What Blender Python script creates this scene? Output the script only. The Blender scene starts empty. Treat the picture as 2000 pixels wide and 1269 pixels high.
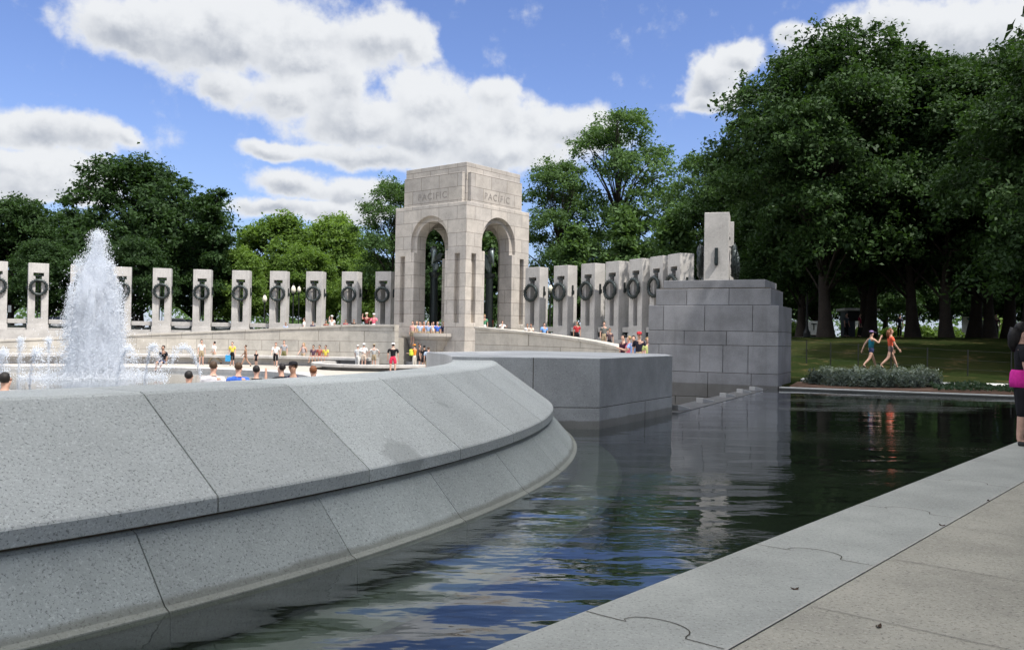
import bpy, bmesh, math, random
import numpy as np
from mathutils import Vector, Matrix
R = math.radians
rng = np.random.RandomState(7)
random.seed(7)
scene = bpy.context.scene
col = scene.collection

# ------------------------------------------------------------------ camera
EYE = Vector((0, 0, 1.42))
F = 1700.0                       # focal length in pixels of a 2000 px wide frame
PITCH, ROLL = 0.01088, 0.016
CM = (Matrix.Rotation(math.pi/2 + PITCH, 3, 'X') @ Matrix.Rotation(ROLL, 3, 'Z'))
cam_d = bpy.data.cameras.new('camera')
cam_d.sensor_width = 36; cam_d.lens = 36*F/2000
cam_d.clip_start = 0.05; cam_d.clip_end = 5000
cam = bpy.data.objects.new('camera', cam_d); col.objects.link(cam)
cam.matrix_world = Matrix.Translation(EYE) @ CM.to_4x4()
scene.camera = cam

def ray(px, py):
    return CM @ Vector(((px-1000)/F, (634.5-py)/F, -1))
def at(px, py, Y):
    d = ray(px, py); return EYE + d*(Y/d.y)
def gp(px, py, z=0.0):
    d = ray(px, py); return EYE + d*((z-EYE.z)/d.z)

# ------------------------------------------------------------------ sun, sky
SUN_H = Vector((0.80, -0.60)); SUN_EL = R(57)
sd = bpy.data.lights.new('sun', 'SUN'); sd.energy = 2.65; sd.angle = R(0.55); sd.color = (1.0, 0.94, 0.86)
sun = bpy.data.objects.new('sun', sd); col.objects.link(sun)
sv = Vector((SUN_H.x*math.cos(SUN_EL), SUN_H.y*math.cos(SUN_EL), math.sin(SUN_EL)))
sun.rotation_euler = sv.to_track_quat('Z', 'Y').to_euler()
scene.view_settings.view_transform = 'Standard'
try: scene.view_settings.look = 'None'
except Exception: pass
scene.view_settings.gamma = 1
scene.view_settings.use_curve_mapping = False
scene.view_settings.exposure = 1.12
scene.cycles.volume_bounces = 4
scene.cycles.transparent_max_bounces = 16

class NT:
    """small helper around a node tree"""
    def __init__(s, nt): s.nt = nt; s.nt.nodes.clear()
    def n(s, t, **kw):
        nd = s.nt.nodes.new(t)
        for k, v in kw.items():
            if k.startswith('i_'): s.put(nd.inputs[int(k[2:])], v)
            else: setattr(nd, k, v)
        return nd
    def put(s, inp, v):
        if isinstance(v, bpy.types.NodeSocket): s.nt.links.new(v, inp)
        elif v is not None: inp.default_value = v
    def m(s, op, a, b=None, c=None, clamp=False):
        nd = s.nt.nodes.new('ShaderNodeMath'); nd.operation = op; nd.use_clamp = clamp
        for i, v in enumerate((a, b, c)): s.put(nd.inputs[i], v)
        return nd.outputs[0]
    def v(s, op, a, b=None, out=0):
        nd = s.nt.nodes.new('ShaderNodeVectorMath'); nd.operation = op
        s.put(nd.inputs[0], a)
        if b is not None: s.put(nd.inputs[1], b)
        return nd.outputs[out]
    def mix(s, f, a, b):
        nd = s.nt.nodes.new('ShaderNodeMix'); nd.data_type = 'RGBA'
        s.put(nd.inputs[0], f); s.put(nd.inputs[6], a); s.put(nd.inputs[7], b)
        return nd.outputs[2]
    def noise(s, vec, scale, detail=4, rough=0.55, dim='3D', out=0):
        nd = s.nt.nodes.new('ShaderNodeTexNoise'); nd.noise_dimensions = dim
        s.put(nd.inputs['Vector'], vec); nd.inputs['Scale'].default_value = scale
        nd.inputs['Detail'].default_value = detail; nd.inputs['Roughness'].default_value = rough
        return nd.outputs[out]
    def ramp(s, f, lo, hi, a=0.0, b=1.0, smooth=True):
        nd = s.nt.nodes.new('ShaderNodeMapRange'); nd.interpolation_type = 'SMOOTHSTEP' if smooth else 'LINEAR'
        s.put(nd.inputs[0], f)
        for i, v in zip((1, 2, 3, 4), (lo, hi, a, b)): s.put(nd.inputs[i], v)
        return nd.outputs[0]

world = bpy.data.worlds.new('World'); scene.world = world; world.use_nodes = True
w = NT(world.node_tree)
sky = w.n('ShaderNodeTexSky', sky_type='NISHITA', sun_disc=False, sun_elevation=SUN_EL,
          sun_rotation=math.atan2(SUN_H.x, SUN_H.y), air_density=1.0, dust_density=0.35, ozone_density=2.5)
tc = w.n('ShaderNodeTexCoord')
sep = w.n('ShaderNodeSeparateXYZ', i_0=tc.outputs['Generated'])
az = w.m('ARCTAN2', sep.outputs[0], sep.outputs[1])
el = w.m('ARCSINE', sep.outputs[2])
P0 = w.n('ShaderNodeCombineXYZ', i_0=az, i_1=el).outputs[0]
def dirae(px, py):
    d = ray(px, py).normalized(); return math.atan2(d.x, d.y), math.asin(d.z)
# cumulus banks, each as a group of puffs (direction, half width, half height)
PUFFS = [(250,50,130,62),(400,70,170,72),(560,60,170,80),(740,70,115,66),(810,80,55,50),(600,115,150,42),
         (440,160,75,38),(560,180,110,52),(660,165,80,50),(700,235,150,68),(840,205,95,82),(860,270,170,60),
         (970,205,75,44),(1000,255,130,60),(1120,250,115,52),(560,300,80,26),(720,310,160,30),(980,300,160,40),
         (580,372,85,32),(700,385,75,34),(540,412,110,22),(660,420,130,22),
         (50,255,110,46),(160,262,85,42),(225,262,34,22),(60,330,160,40),(100,370,130,30),
         (1385,150,55,52),(1440,115,50,32),(1400,195,70,16),(1560,70,70,36),(1700,45,110,42),(1850,60,170,62),(1980,60,90,60),(1660,110,150,50),
         (620,-190,260,70),(1250,-330,300,80),(1800,-260,260,90),(150,-380,300,90),(900,-560,420,90),(2300,-60,260,90)]
def density(P):
    # domain warp for ragged edges
    wn = w.noise(P, 9.0, 5, 0.6, out=1)
    wv = w.v('MULTIPLY', w.v('SUBTRACT', wn, (0.5, 0.5, 0.5)), (0.09, 0.06, 0.0))
    Q = w.v('ADD', P, wv)
    acc = sw = sh = None
    for (x, y, rx, ry) in PUFFS:
        a, e = dirae(x, y)
        q = w.v('MULTIPLY', w.v('SUBTRACT', Q, (a, e, 0)), (F/rx*0.92, F/ry*0.92, 0))
        t = w.m('SUBTRACT', 1.10, w.v('LENGTH', q, out=1))
        acc = t if acc is None else w.m('SMOOTH_MAX', acc, t, 0.22)
        wt = w.m('POWER', w.m('MAXIMUM', t, 0.0), 2.0)
        hv = w.m('MULTIPLY', wt, w.v('DOT_PRODUCT', q, (0.35, 1.0, 0), out=1))
        sw = wt if sw is None else w.m('ADD', sw, wt); sh = hv if sh is None else w.m('ADD', sh, hv)
    # scattered cumulus added outside the view for fill light and reflections
    far = w.m('MULTIPLY', w.m('MAXIMUM', w.ramp(w.m('ABSOLUTE', az), 0.75, 1.1), w.ramp(el, 0.6, 0.9)), w.m('SUBTRACT', w.noise(w.v('MULTIPLY', tc.outputs['Generated'], (1,1,2.2)), 2.4, 4, 0.5), 0.43))
    acc = w.m('MAXIMUM', acc, w.m('MULTIPLY', far, 5.0))
    return acc, w.m('DIVIDE', sh, w.m('ADD', sw, 0.02))
def fine(P, sc, d): return w.m('SUBTRACT', w.noise(P, sc, d, 0.6), 0.5)
N0 = fine(P0, 22.0, 7); N1 = fine(w.v('ADD', P0, (0.005, 0.013, 0)), 22.0, 5)
M0 = fine(P0, 9.0, 5); M1 = fine(w.v('ADD', P0, (0.012, 0.03, 0)), 9.0, 4)
B0, HB = density(P0)
D0 = w.m('ADD', B0, w.m('MULTIPLY', N0, 1.12))
alpha = w.ramp(D0, 0.07, 0.58)
rel = w.m('ADD', w.m('MULTIPLY', w.m('SUBTRACT', N0, N1), 1.0), w.m('MULTIPLY', w.m('SUBTRACT', M0, M1), 1.3))
lit = w.ramp(w.m('ADD', HB, rel), -0.80, 0.34)
alpha = w.ramp(D0, 0.05, 0.50)
thick = w.ramp(D0, 0.25, 0.9)
shade = w.m('SUBTRACT', 1.0, w.m('MULTIPLY', w.m('SUBTRACT', 1.0, lit), thick))
ccol = w.mix(shade, (0.16, 0.18, 0.22, 1), (0.392, 0.402, 0.416, 1))
over = w.ramp(el, 0.45, 0.9)
ccol = w.mix(over, ccol, (1.75, 1.75, 1.72, 1))  # unseen overhead clouds made extra bright, added fill for the shaded foreground
skyc = w.n('ShaderNodeVectorMath', operation='MULTIPLY', i_0=sky.outputs[0], i_1=(0.060, 0.061, 0.079)).outputs[0]
haze = w.ramp(el, 0.0, 0.30, 0.42, 0.0)
skyc = w.mix(haze, skyc, (0.155, 0.23, 0.355, 1))
final = w.mix(alpha, skyc, ccol)
bg = w.n('ShaderNodeBackground', i_0=final, i_1=1.0)
wo = w.n('ShaderNodeOutputWorld'); w.nt.links.new(bg.outputs[0], wo.inputs[0])

# ------------------------------------------------------------------ materials
MATS = {}
def mat(name, rgb, rough=0.8, spec=0.3, metal=0.0):
    if name in MATS: return MATS[name]
    m = bpy.data.materials.new(name); m.use_nodes = True
    t = NT(m.node_tree)
    b = t.n('ShaderNodeBsdfPrincipled'); o = t.n('ShaderNodeOutputMaterial')
    t.nt.links.new(b.outputs[0], o.inputs[0])
    b.inputs['Roughness'].default_value = rough; b.inputs['Metallic'].default_value = metal
    b.inputs['Specular IOR Level'].default_value = spec
    tcn = t.n('ShaderNodeTexCoord')
    nz = t.noise(tcn.outputs['Object'], 11.0, 4, 0.6)
    f = t.ramp(nz, 0.3, 0.7)
    t.put(b.inputs['Base Color'], t.mix(f, tuple(c*0.82 for c in rgb)+(1,), tuple(min(1, c*1.12) for c in rgb)+(1,)))
    MATS[name] = m
    return m

def granite(name, base, fleck=0.55, scale=70.0, joints=None, stain=0.25, warm=0.0, bump=0.15, rough=0.7, patch=None, tide=None):
    m = bpy.data.materials.new(name); m.use_nodes = True
    t = NT(m.node_tree)
    b = t.n('ShaderNodeBsdfPrincipled'); o = t.n('ShaderNodeOutputMaterial')
    t.nt.links.new(b.outputs[0], o.inputs[0])
    b.inputs['Roughness'].default_value = rough; b.inputs['Specular IOR Level'].default_value = 0.3
    geo = t.n('ShaderNodeNewGeometry'); tcn = t.n('ShaderNodeTexCoord')
    P = tcn.outputs['Object']
    base = tuple(base)
    c = t.mix(t.ramp(t.noise(P, 1.1, 5, 0.6), 0.3, 0.7), tuple(x*(1-stain*0.6) for x in base)+(1,), tuple(min(1, x*1.08) for x in base)+(1,))
    # mineral flecks: dark mica and pale quartz
    n1 = t.noise(P, scale, 4, 0.8); n2 = t.noise(t.v('ADD', P, (7.3, 2.1, 5.5)), scale*0.8, 4, 0.8)
    c = t.mix(t.m('MULTIPLY', t.ramp(n1, 0.555, 0.61), fleck), c, tuple(x*0.30 for x in base)+(1,))
    c = t.mix(t.m('MULTIPLY', t.ramp(n2, 0.55, 0.62), fleck*0.6), c, tuple(min(1, x*1.55) for x in base)+(1,))
    # vertical weather streaks
    st = t.noise(t.v('MULTIPLY', P, (2.3, 2.3, 0.22)), 1.6, 5, 0.62)
    c = t.mix(t.m('MULTIPLY', t.ramp(st, 0.52, 0.78), stain), c, tuple(x*0.52 for x in base)+(1,))
    if patch:
        for (px_, py_, pz_, pr) in patch:
            d = t.v('LENGTH', t.v('MULTIPLY', t.v('SUBTRACT', geo.outputs['Position'], (px_, py_, pz_)), (1.0, 1.0, 1.0)), out=1)
            d = t.m('ADD', d, t.m('MULTIPLY', t.m('SUBTRACT', t.noise(P, 7, 3), 0.5), 0.28))
            c = t.mix(t.m('MULTIPLY', t.ramp(d, pr*1.08, pr*0.85), 0.42), c, tuple(x*0.45 for x in base)+(1,))
    if tide is not None:
        zz = t.n('ShaderNodeSeparateXYZ', i_0=geo.outputs['Position']).outputs[2]
        zz = t.m('ADD', zz, t.m('MULTIPLY', t.m('SUBTRACT', t.noise(P, 3, 4), 0.5), 0.05))
        c = t.mix(t.m('MULTIPLY', t.ramp(zz, tide+0.035, tide), 0.6), c, tuple(x*k for x, k in zip(base, (0.34, 0.31, 0.24)))+(1,))
    hgt = n1
    isl = t.n('ShaderNodeMix', data_type='RGBA', blend_type='MULTIPLY'); isl.inputs[0].default_value = 1
    t.put(isl.inputs[6], c); tone = t.ramp(geo.outputs['Random Per Island'], 0, 1, 0.88, 1.10, False)
    t.put(isl.inputs[7], t.n('ShaderNodeCombineColor', i_0=tone, i_1=tone, i_2=t.m('MULTIPLY', tone, 0.995)).outputs[0]); c = isl.outputs[2]
    if joints:
        bw, bh, ms = joints
        s = t.n('ShaderNodeSeparateXYZ', i_0=P)
        q = t.n('ShaderNodeCombineXYZ', i_0=t.m('ADD', s.outputs[0], s.outputs[1]), i_1=s.outputs[2]).outputs[0]
        br = t.n('ShaderNodeTexBrick', offset=0.5)
        t.put(br.inputs['Vector'], q); br.inputs['Scale'].default_value = 1.0
        br.inputs['Brick Width'].default_value = bw; br.inputs['Row Height'].default_value = bh
        br.inputs['Mortar Size'].default_value = ms; br.inputs['Mortar Smooth'].default_value = 0.2
        br.inputs['Color1'].default_value = (0.86, 0.86, 0.86, 1); br.inputs['Color2'].default_value = (1.06, 1.04, 1.0, 1)
        br.inputs['Mortar'].default_value = (0.52, 0.50, 0.47, 1); br.inputs['Bias'].default_value = 0.2
        mm = t.n('ShaderNodeMix', data_type='RGBA', blend_type='MULTIPLY'); mm.inputs[0].default_value = 1
        t.put(mm.inputs[6], c); t.put(mm.inputs[7], br.outputs[0]); c = mm.outputs[2]
    t.put(b.inputs['Base Color'], c)
    bp = t.n('ShaderNodeBump'); bp.inputs['Strength'].default_value = bump; bp.inputs['Distance'].default_value = 0.01
    t.put(bp.inputs['Height'], hgt); t.nt.links.new(bp.outputs[0], b.inputs['Normal'])
    return m

M_ARCH = granite('arch_granite', (0.455, 0.428, 0.40), 0.25, 9, joints=(1.75, 0.93, 0.022), stain=0.28)
M_PILLAR = granite('pillar_granite', (0.445, 0.432, 0.415), 0.25, 12, stain=0.34)
M_RING = granite('ramp_granite', (0.44, 0.42, 0.385), 0.2, 8, joints=(2.4, 0.75, 0.02), stain=0.3)
M_PLAZA = granite('plaza_granite', (0.36, 0.335, 0.295), 0.2, 6, stain=0.18)
patch_pt = gp(815, 868, 0.55)
M_WALL = granite('parapet_granite', (0.50, 0.515, 0.49), 0.85, 68, stain=0.12, bump=0.12,
                 patch=[(patch_pt.x, patch_pt.y, 0.55, 0.26), (patch_pt.x-0.05, patch_pt.y+1.5, 0.6, 0.2)])
M_SKIRT = granite('skirt_granite', (0.44, 0.465, 0.435), 0.8, 66, stain=0.25, tide=-0.04, bump=0.12)
M_BLOCK = granite('pier_granite', (0.47, 0.475, 0.475), 0.55, 60, stain=0.42, tide=0.04)
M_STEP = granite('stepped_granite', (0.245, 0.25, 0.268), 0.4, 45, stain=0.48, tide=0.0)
M_CURB = granite('curb_granite', (0.385, 0.39, 0.355), 0.6, 50, stain=0.3, bump=0.08)
M_WALK = granite('walk_paving', (0.405, 0.38, 0.315), 0.7, 48, stain=0.38, bump=0.1)
M_JOINT = mat('dark_joint', (0.075, 0.062, 0.045), 0.9)
M_GAP = mat('gap_shadow_stone', (0.10, 0.095, 0.085), 0.95)
M_BRONZE = mat('bronze', (0.035, 0.045, 0.045), 0.42, 0.5, 0.6)
M_PALE = granite('pale_concrete', (0.52, 0.52, 0.50), 0.2, 20, stain=0.15)
M_METAL = mat('dark_metal', (0.02, 0.022, 0.022), 0.5)
M_GLOBE = mat('lamp_globe_glass', (0.72, 0.68, 0.55), 0.3)
M_SOIL = mat('soil', (0.13, 0.075, 0.05), 0.95)
M_LETTER = mat('letter_shadow_tone', (0.27, 0.25, 0.23), 0.9)  # raised letters; the shadow of an engraving is put into this darker colour

def leafmat(name, a, b_, trans=0.35):
    m = bpy.data.materials.new(name); m.use_nodes = True
    t = NT(m.node_tree); o = t.n('ShaderNodeOutputMaterial')
    at_ = t.n('ShaderNodeAttribute', attribute_name='tint')
    oi = t.n('ShaderNodeObjectInfo')
    f = t.m('ADD', t.m('MULTIPLY', at_.outputs['Fac'], 0.85), t.m('MULTIPLY', oi.outputs['Random'], 0.25), clamp=True)
    c = t.mix(f, tuple(a)+(1,), tuple(b_)+(1,))
    d = t.n('ShaderNodeBsdfPrincipled'); t.put(d.inputs['Base Color'], c)
    d.inputs['Roughness'].default_value = 0.6; d.inputs['Specular IOR Level'].default_value = 0.18
    tr = t.n('ShaderNodeBsdfTranslucent'); t.put(tr.inputs[0], t.mix(0.5, c, (b_[0]*1.6, b_[1]*1.7, b_[2]*0.6, 1)))
    mx = t.n('ShaderNodeMixShader'); mx.inputs[0].default_value = trans
    t.nt.links.new(d.outputs[0], mx.inputs[1]); t.nt.links.new(tr.outputs[0], mx.inputs[2]); t.nt.links.new(mx.outputs[0], o.inputs[0])
    return m
L_DARK = leafmat('leaf_dark', (0.011, 0.028, 0.010), (0.042, 0.085, 0.022), 0.25)
L_MID = leafmat('leaf_mid', (0.034, 0.072, 0.022), (0.095, 0.165, 0.055), 0.32)
L_LIGHT = leafmat('leaf_light', (0.060, 0.115, 0.022), (0.135, 0.215, 0.045), 0.4)
L_GREY = leafmat('leaf_grey', (0.075, 0.105, 0.085), (0.155, 0.185, 0.165), 0.2)
L_COVER = leafmat('leaf_cover', (0.025, 0.055, 0.03), (0.06, 0.10, 0.055), 0.2)
M_BARK = granite('bark', (0.045, 0.036, 0.03), 0.5, 14, stain=0.5, bump=0.5, rough=0.95)

# ------------------------------------------------------------------ mesh helpers
def link(name, me, m=None, parent=None, loc=None, rz=None, smooth=False):
    o = bpy.data.objects.new(name, me); col.objects.link(o)
    if m is not None:
        for mm in (m if isinstance(m, (list, tuple)) else [m]): me.materials.append(mm)
    if parent is not None: o.parent = parent
    if loc is not None: o.location = loc
    if rz is not None: o.rotation_euler.z = rz
    if smooth and len(me.polygons): me.polygons.foreach_set('use_smooth', [True]*len(me.polygons))
    return o
def thing(name, label, cat, loc=(0, 0, 0), rz=0.0, group=None):
    o = bpy.data.objects.new(name, None); col.objects.link(o); o.empty_display_size = 0.2
    o.location = loc; o.rotation_euler.z = rz
    return tag(o, label, cat, group, 'thing')
def tag(o, label=None, cat=None, group=None, kind=None):
    if cat and not kind: kind = 'thing'
    for k, v in (('label', label), ('category', cat), ('group', group), ('kind', kind)):
        if v: o[k] = v
    return o
def from_py(name, vs, fs):
    me = bpy.data.meshes.new(name); me.from_pydata([tuple(v) for v in vs], [], fs); me.update(); return me

class MB:
    """collects simple solids into one mesh"""
    def __init__(s): s.v = []; s.f = []; s.mi = []
    def add(s, vs, fs, mi=0):
        k = len(s.v); s.v += [tuple(v) for v in vs]; s.f += [tuple(i+k for i in f) for f in fs]; s.mi += [mi]*len(fs); return s
    def box(s, x0, x1, y0, y1, z0, z1, mi=0):
        vs = [(x, y, z) for z in (z0, z1) for y in (y0, y1) for x in (x0, x1)]
        return s.add(vs, [(0,2,3,1),(4,5,7,6),(0,1,5,4),(2,6,7,3),(0,4,6,2),(1,3,7,5)], mi)
    def prism(s, poly, z0, z1, mi=0):
        n = len(poly); vs = [(p[0], p[1], z0) for p in poly]+[(p[0], p[1], z1) for p in poly]
        return s.add(vs, [tuple(range(n))[::-1], tuple(range(n, 2*n))]+[(i, (i+1) % n, (i+1) % n+n, i+n) for i in range(n)], mi)
    def tube(s, pts, rad, n=8, mi=0, cap=True):
        pts = [Vector(p) for p in pts]; k = len(s.v); up = Vector((0.13, 0.07, 1))
        if not hasattr(rad, '__len__'): rad = [rad]*len(pts)
        rings = []
        for i, p in enumerate(pts):
            d = (pts[min(i+1, len(pts)-1)]-pts[max(i-1, 0)]).normalized()
            a = d.cross(up if abs(d.z) < 0.95 else Vector((1, 0.1, 0))).normalized(); b = d.cross(a)
            rings.append([p+(a*math.cos(2*math.pi*j/n)+b*math.sin(2*math.pi*j/n))*rad[i] for j in range(n)])
        vs = [v for r_ in rings for v in r_]
        fs = [(i*n+j, i*n+(j+1) % n, (i+1)*n+(j+1) % n, (i+1)*n+j) for i in range(len(pts)-1) for j in range(n)]
        if cap: fs += [tuple(range(n))[::-1], tuple(range((len(pts)-1)*n, len(pts)*n))]
        return s.add(vs, fs, mi)
    def lathe(s, prof, n=16, c=(0, 0, 0), mi=0):
        vs = [(c[0]+r_*math.cos(2*math.pi*j/n), c[1]+r_*math.sin(2*math.pi*j/n), c[2]+z) for (r_, z) in prof for j in range(n)]
        m_ = len(prof)
        fs = [(i*n+j, i*n+(j+1) % n, (i+1)*n+(j+1) % n, (i+1)*n+j) for i in range(m_-1) for j in range(n)]
        fs += [tuple(range(n))[::-1], tuple(range((m_-1)*n, m_*n))]
        return s.add(vs, fs, mi)
    def ring(s, c, R0, r0, axis='y', n=28, m=8, mi=0, wob=0.0):
        vs = []; fs = []
        for i in range(n):
            a = 2*math.pi*i/n
            for j in range(m):
                b = 2*math.pi*j/m
                rr = r0*(1+wob*(((i*7+j*3) % 5)/4-0.5))
                q = R0+rr*math.cos(b); h = rr*math.sin(b)
                vs.append((c[0]+q*math.cos(a), c[1]+h, c[2]+q*math.sin(a)) if axis == 'y' else (c[0]+q*math.cos(a), c[1]+q*math.sin(a), c[2]+h))
        for i in range(n):
            for j in range(m):
                fs.append((i*m+j, i*m+(j+1) % m, ((i+1) % n)*m+(j+1) % m, ((i+1) % n)*m+j))
        return s.add(vs, fs, mi)
    def cells(s, xs, zs, solid, y0, y1, mi=0):
        """extrude a grid of cells (x by z) along y, emitting outer faces only"""
        nx, nz = len(xs)-1, len(zs)-1
        S = lambda i, k: 0 <= i < nx and 0 <= k < nz and solid(i, k)
        for i in range(nx):
            for k in range(nz):
                if not S(i, k): continue
                a, b, c, d = xs[i], xs[i+1], zs[k], zs[k+1]
                s.add([(a,y0,c),(b,y0,c),(b,y0,d),(a,y0,d)], [(0,1,2,3)], mi); s.add([(a,y1,c),(b,y1,c),(b,y1,d),(a,y1,d)], [(3,2,1,0)], mi)
                if not S(i-1, k): s.add([(a,y0,c),(a,y1,c),(a,y1,d),(a,y0,d)], [(3,2,1,0)], mi)
                if not S(i+1, k): s.add([(b,y0,c),(b,y1,c),(b,y1,d),(b,y0,d)], [(0,1,2,3)], mi)
                if not S(i, k-1): s.add([(a,y0,c),(b,y0,c),(b,y1,c),(a,y1,c)], [(3,2,1,0)], mi)
                if not S(i, k+1): s.add([(a,y0,d),(b,y0,d),(b,y1,d),(a,y1,d)], [(0,1,2,3)], mi)
        return s
    def mesh(s, name):
        me = from_py(name, s.v, s.f)
        if any(s.mi): me.polygons.foreach_set('material_index', s.mi)
        return me
    def build(s, name, m, parent=None, loc=None, rz=None, smooth=False, bevel=0.0, fixn=False):
        me = s.mesh(name)
        if fixn or bevel:
            bm = bmesh.new(); bm.from_mesh(me); bmesh.ops.remove_doubles(bm, verts=bm.verts, dist=1e-5)
            bmesh.ops.recalc_face_normals(bm, faces=bm.faces); bm.to_mesh(me); bm.free()
        o = link(name, me, m, parent, loc, rz, smooth)
        if bevel:
            b = o.modifiers.new('edge', 'BEVEL'); b.width = bevel; b.segments = 2; b.limit_method = 'ANGLE'; b.angle_limit = R(40)
        return o

# ------------------------------------------------------------------ plan of the place
CC = Vector((-12.15, 12.6))          # centre of the round parapet
RC = Vector((-19.0, 38.0))           # centre of the colonnade
CURB0, CURBD = Vector((-0.13, 3.91)), Vector((0.652, 0.758)).normalized()
CURBN = Vector((CURBD.y, -CURBD.x))  # to the walkway side
FAR0, FARD = Vector((7.86, 25.7)), Vector((0.923, -0.384)).normalized()
FARN = Vector((0.384, 0.923)).normalized()
ZW = -0.08                           # upper pool water
ZP = -1.0                            # plaza
def sstep(a, b, x):
    t = min(1, max(0, (x-a)/(b-a))); return t*t*(3-2*t)
def Rp(th): return 27.1+3.3*sstep(-11.5, 22.0, th)     # colonnade radius
def ptop(th): return max(0.45, 1.95-0.025*max(0, abs(th-60)-11))
def zfl(th): return max(-0.35, ptop(th)-0.9)
def rpt(th, r, z=0.0): return Vector((RC.x+r*math.cos(R(th)), RC.y+r*math.sin(R(th)), z))
def ring_hit(px, r):
    """far crossing of the view column px with a circle of radius r round the colonnade's centre -> angle"""
    d = Vector(((px-1000)/F, 1)).normalized(); pr = RC.dot(d); q = RC.length_squared-pr*pr
    t = pr+math.sqrt(max(0, r*r-q)); p = d*t-RC
    return math.degrees(math.atan2(p.y, p.x))
def lawn(x, y):
    p = Vector((x, y)); r = (p-RC); rad = r.length; th = math.degrees(math.atan2(r.y, r.x))
    c = (p-CURB0).dot(CURBN); t = (p-FAR0).dot(FARN)
    inside = rad < (Rp(th) if -20 < th < 175 else 27.0)+0.2
    if c > 0.5: base = -0.06
    else: base = -1.5
    if inside: return -1.5
    if t > 0.35:
        s_ = 0.02+1.62*sstep(7.5, 27, t)
        return s_-0.62*sstep(25, 6, x)*sstep(20, 34, t)*0.9
    if rad > 27 and th > 60: return 1.0
    return base

def lawn_hit(px, py, Y0=27.5, Y1=75.0):
    Y = Y0
    while Y < Y1:
        p = at(px, py, Y)
        if p.z <= lawn(p.x, p.y): return p
        Y += 0.1
    return at(px, py, Y1)
def axis_pts(lo, hi, step, far):
    a = list(np.arange(lo, hi+1e-6, step)); g = step
    while a[-1] < far: g *= 1.5; a.append(a[-1]+g)
    g = step
    while a[0] > -far: g *= 1.5; a.insert(0, a[0]-g)
    return a
gx = axis_pts(-62, 62, 0.8, 2200); gy = axis_pts(-12, 110, 0.8, 2200)
vs = [(x, y, lawn(x, y)) for y in gy for x in gx]; nx = len(gx)
fs = [(j*nx+i, j*nx+i+1, (j+1)*nx+i+1, (j+1)*nx+i) for j in range(len(gy)-1) for i in range(nx-1)]
mg = bpy.data.materials.new('grass_ground'); mg.use_nodes = True
t = NT(mg.node_tree); b = t.n('ShaderNodeBsdfPrincipled'); o_ = t.n('ShaderNodeOutputMaterial'); t.nt.links.new(b.outputs[0], o_.inputs[0])
tcn = t.n('ShaderNodeTexCoord'); P = tcn.outputs['Object']
c = t.mix(t.ramp(t.noise(P, 0.35, 5, 0.6), 0.35, 0.68), (0.011, 0.018, 0.006, 1), (0.027, 0.030, 0.012, 1))
c = t.mix(t.ramp(t.noise(P, 0.7, 6, 0.75), 0.55, 0.68), c, (0.095, 0.068, 0.034, 1))
c = t.mix(t.m('MULTIPLY', t.ramp(t.noise(P, 14, 4, 0.7), 0.4, 0.7), 0.5), c, (0.025, 0.04, 0.012, 1))
t.put(b.inputs['Base Color'], c); b.inputs['Roughness'].default_value = 1.0; b.inputs['Specular IOR Level'].default_value = 0.0
bp = t.n('ShaderNodeBump'); bp.inputs['Strength'].default_value = 0.6; bp.inputs['Distance'].default_value = 0.05
t.put(bp.inputs['Height'], t.noise(P, 22, 3, 0.7)); t.nt.links.new(bp.outputs[0], b.inputs['Normal'])
tag(link('lawn', from_py('lawn', vs, fs), mg, smooth=False), kind='structure')

# plaza floor with scored paving joints
mb = MB(); pc = (-22, 34)
mb.add([(pc[0]+37*math.cos(2*math.pi*i/72), pc[1]+37*math.sin(2*math.pi*i/72), ZP) for i in range(72)], [tuple(range(72))])
tag(mb.build('plaza_floor', M_PLAZA), kind='structure')

# walkway: paving and curb stones with keyed joints
def cu(u, v, z=0.0):
    p = CURB0+CURBD*u+CURBN*v; return (p.x, p.y, z)
W0 = 0.815
mb = MB()
k = [cu(-14, W0), cu(40, W0), cu(40, 16), cu(-14, 16)]
mb.prism([q[:2] for q in k][::-1], -0.3, -0.004)
tag(mb.build('walkway', M_WALK, fixn=True), kind='structure')
def strip(mb, pts, wd, z, mi=0):
    pts = [Vector((p[0], p[1])) for p in pts]
    L = []; Rr = []
    for i, p in enumerate(pts):
        d = (pts[min(i+1, len(pts)-1)]-pts[max(i-1, 0)]).normalized(); n_ = Vector((-d.y, d.x))*wd/2
        L.append((p.x+n_.x, p.y+n_.y, z)); Rr.append((p.x-n_.x, p.y-n_.y, z))
    n_ = len(pts); mb.add(L+Rr, [(i+n_, i+n_+1, i+1, i) for i in range(n_-1)], mi)
mb = MB()
for i in range(-8, 26):
    strip(mb, [cu(0.35+1.36*i, W0+0.02), cu(0.35+1.36*i-0.02, 16)], 0.006, 0.0)
for v in (W0+2.1, W0+4.2, W0+6.3): strip(mb, [cu(-14, v), cu(40, v)], 0.007, 0.0005)
tag(mb.build('walkway_joints', mat('score_line', (0.27, 0.255, 0.225), 0.9)), kind='structure')
curb = tag(bpy.data.objects.new('pool_curb', None), kind='structure'); col.objects.link(curb)
mb = MB(); U0, U1 = -14, 24.2
prof = [(0.0, -0.6), (0.0, -0.018), (0.006, -0.004), (0.02, 0.0), (W0-0.012, 0.0), (W0-0.003, -0.02), (W0-0.003, -0.3)]
us = np.linspace(U0, U1, 60)
vs = [cu(u, v, z) for u in us for (v, z) in prof]; n_ = len(prof)
mb.add(vs, [(i*n_+j, i*n_+j+1, (i+1)*n_+j+1, (i+1)*n_+j) for i in range(len(us)-1) for j in range(n_-1)])
mb.build('curb_stone', M_CURB, curb, fixn=True)
mb = MB()
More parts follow.
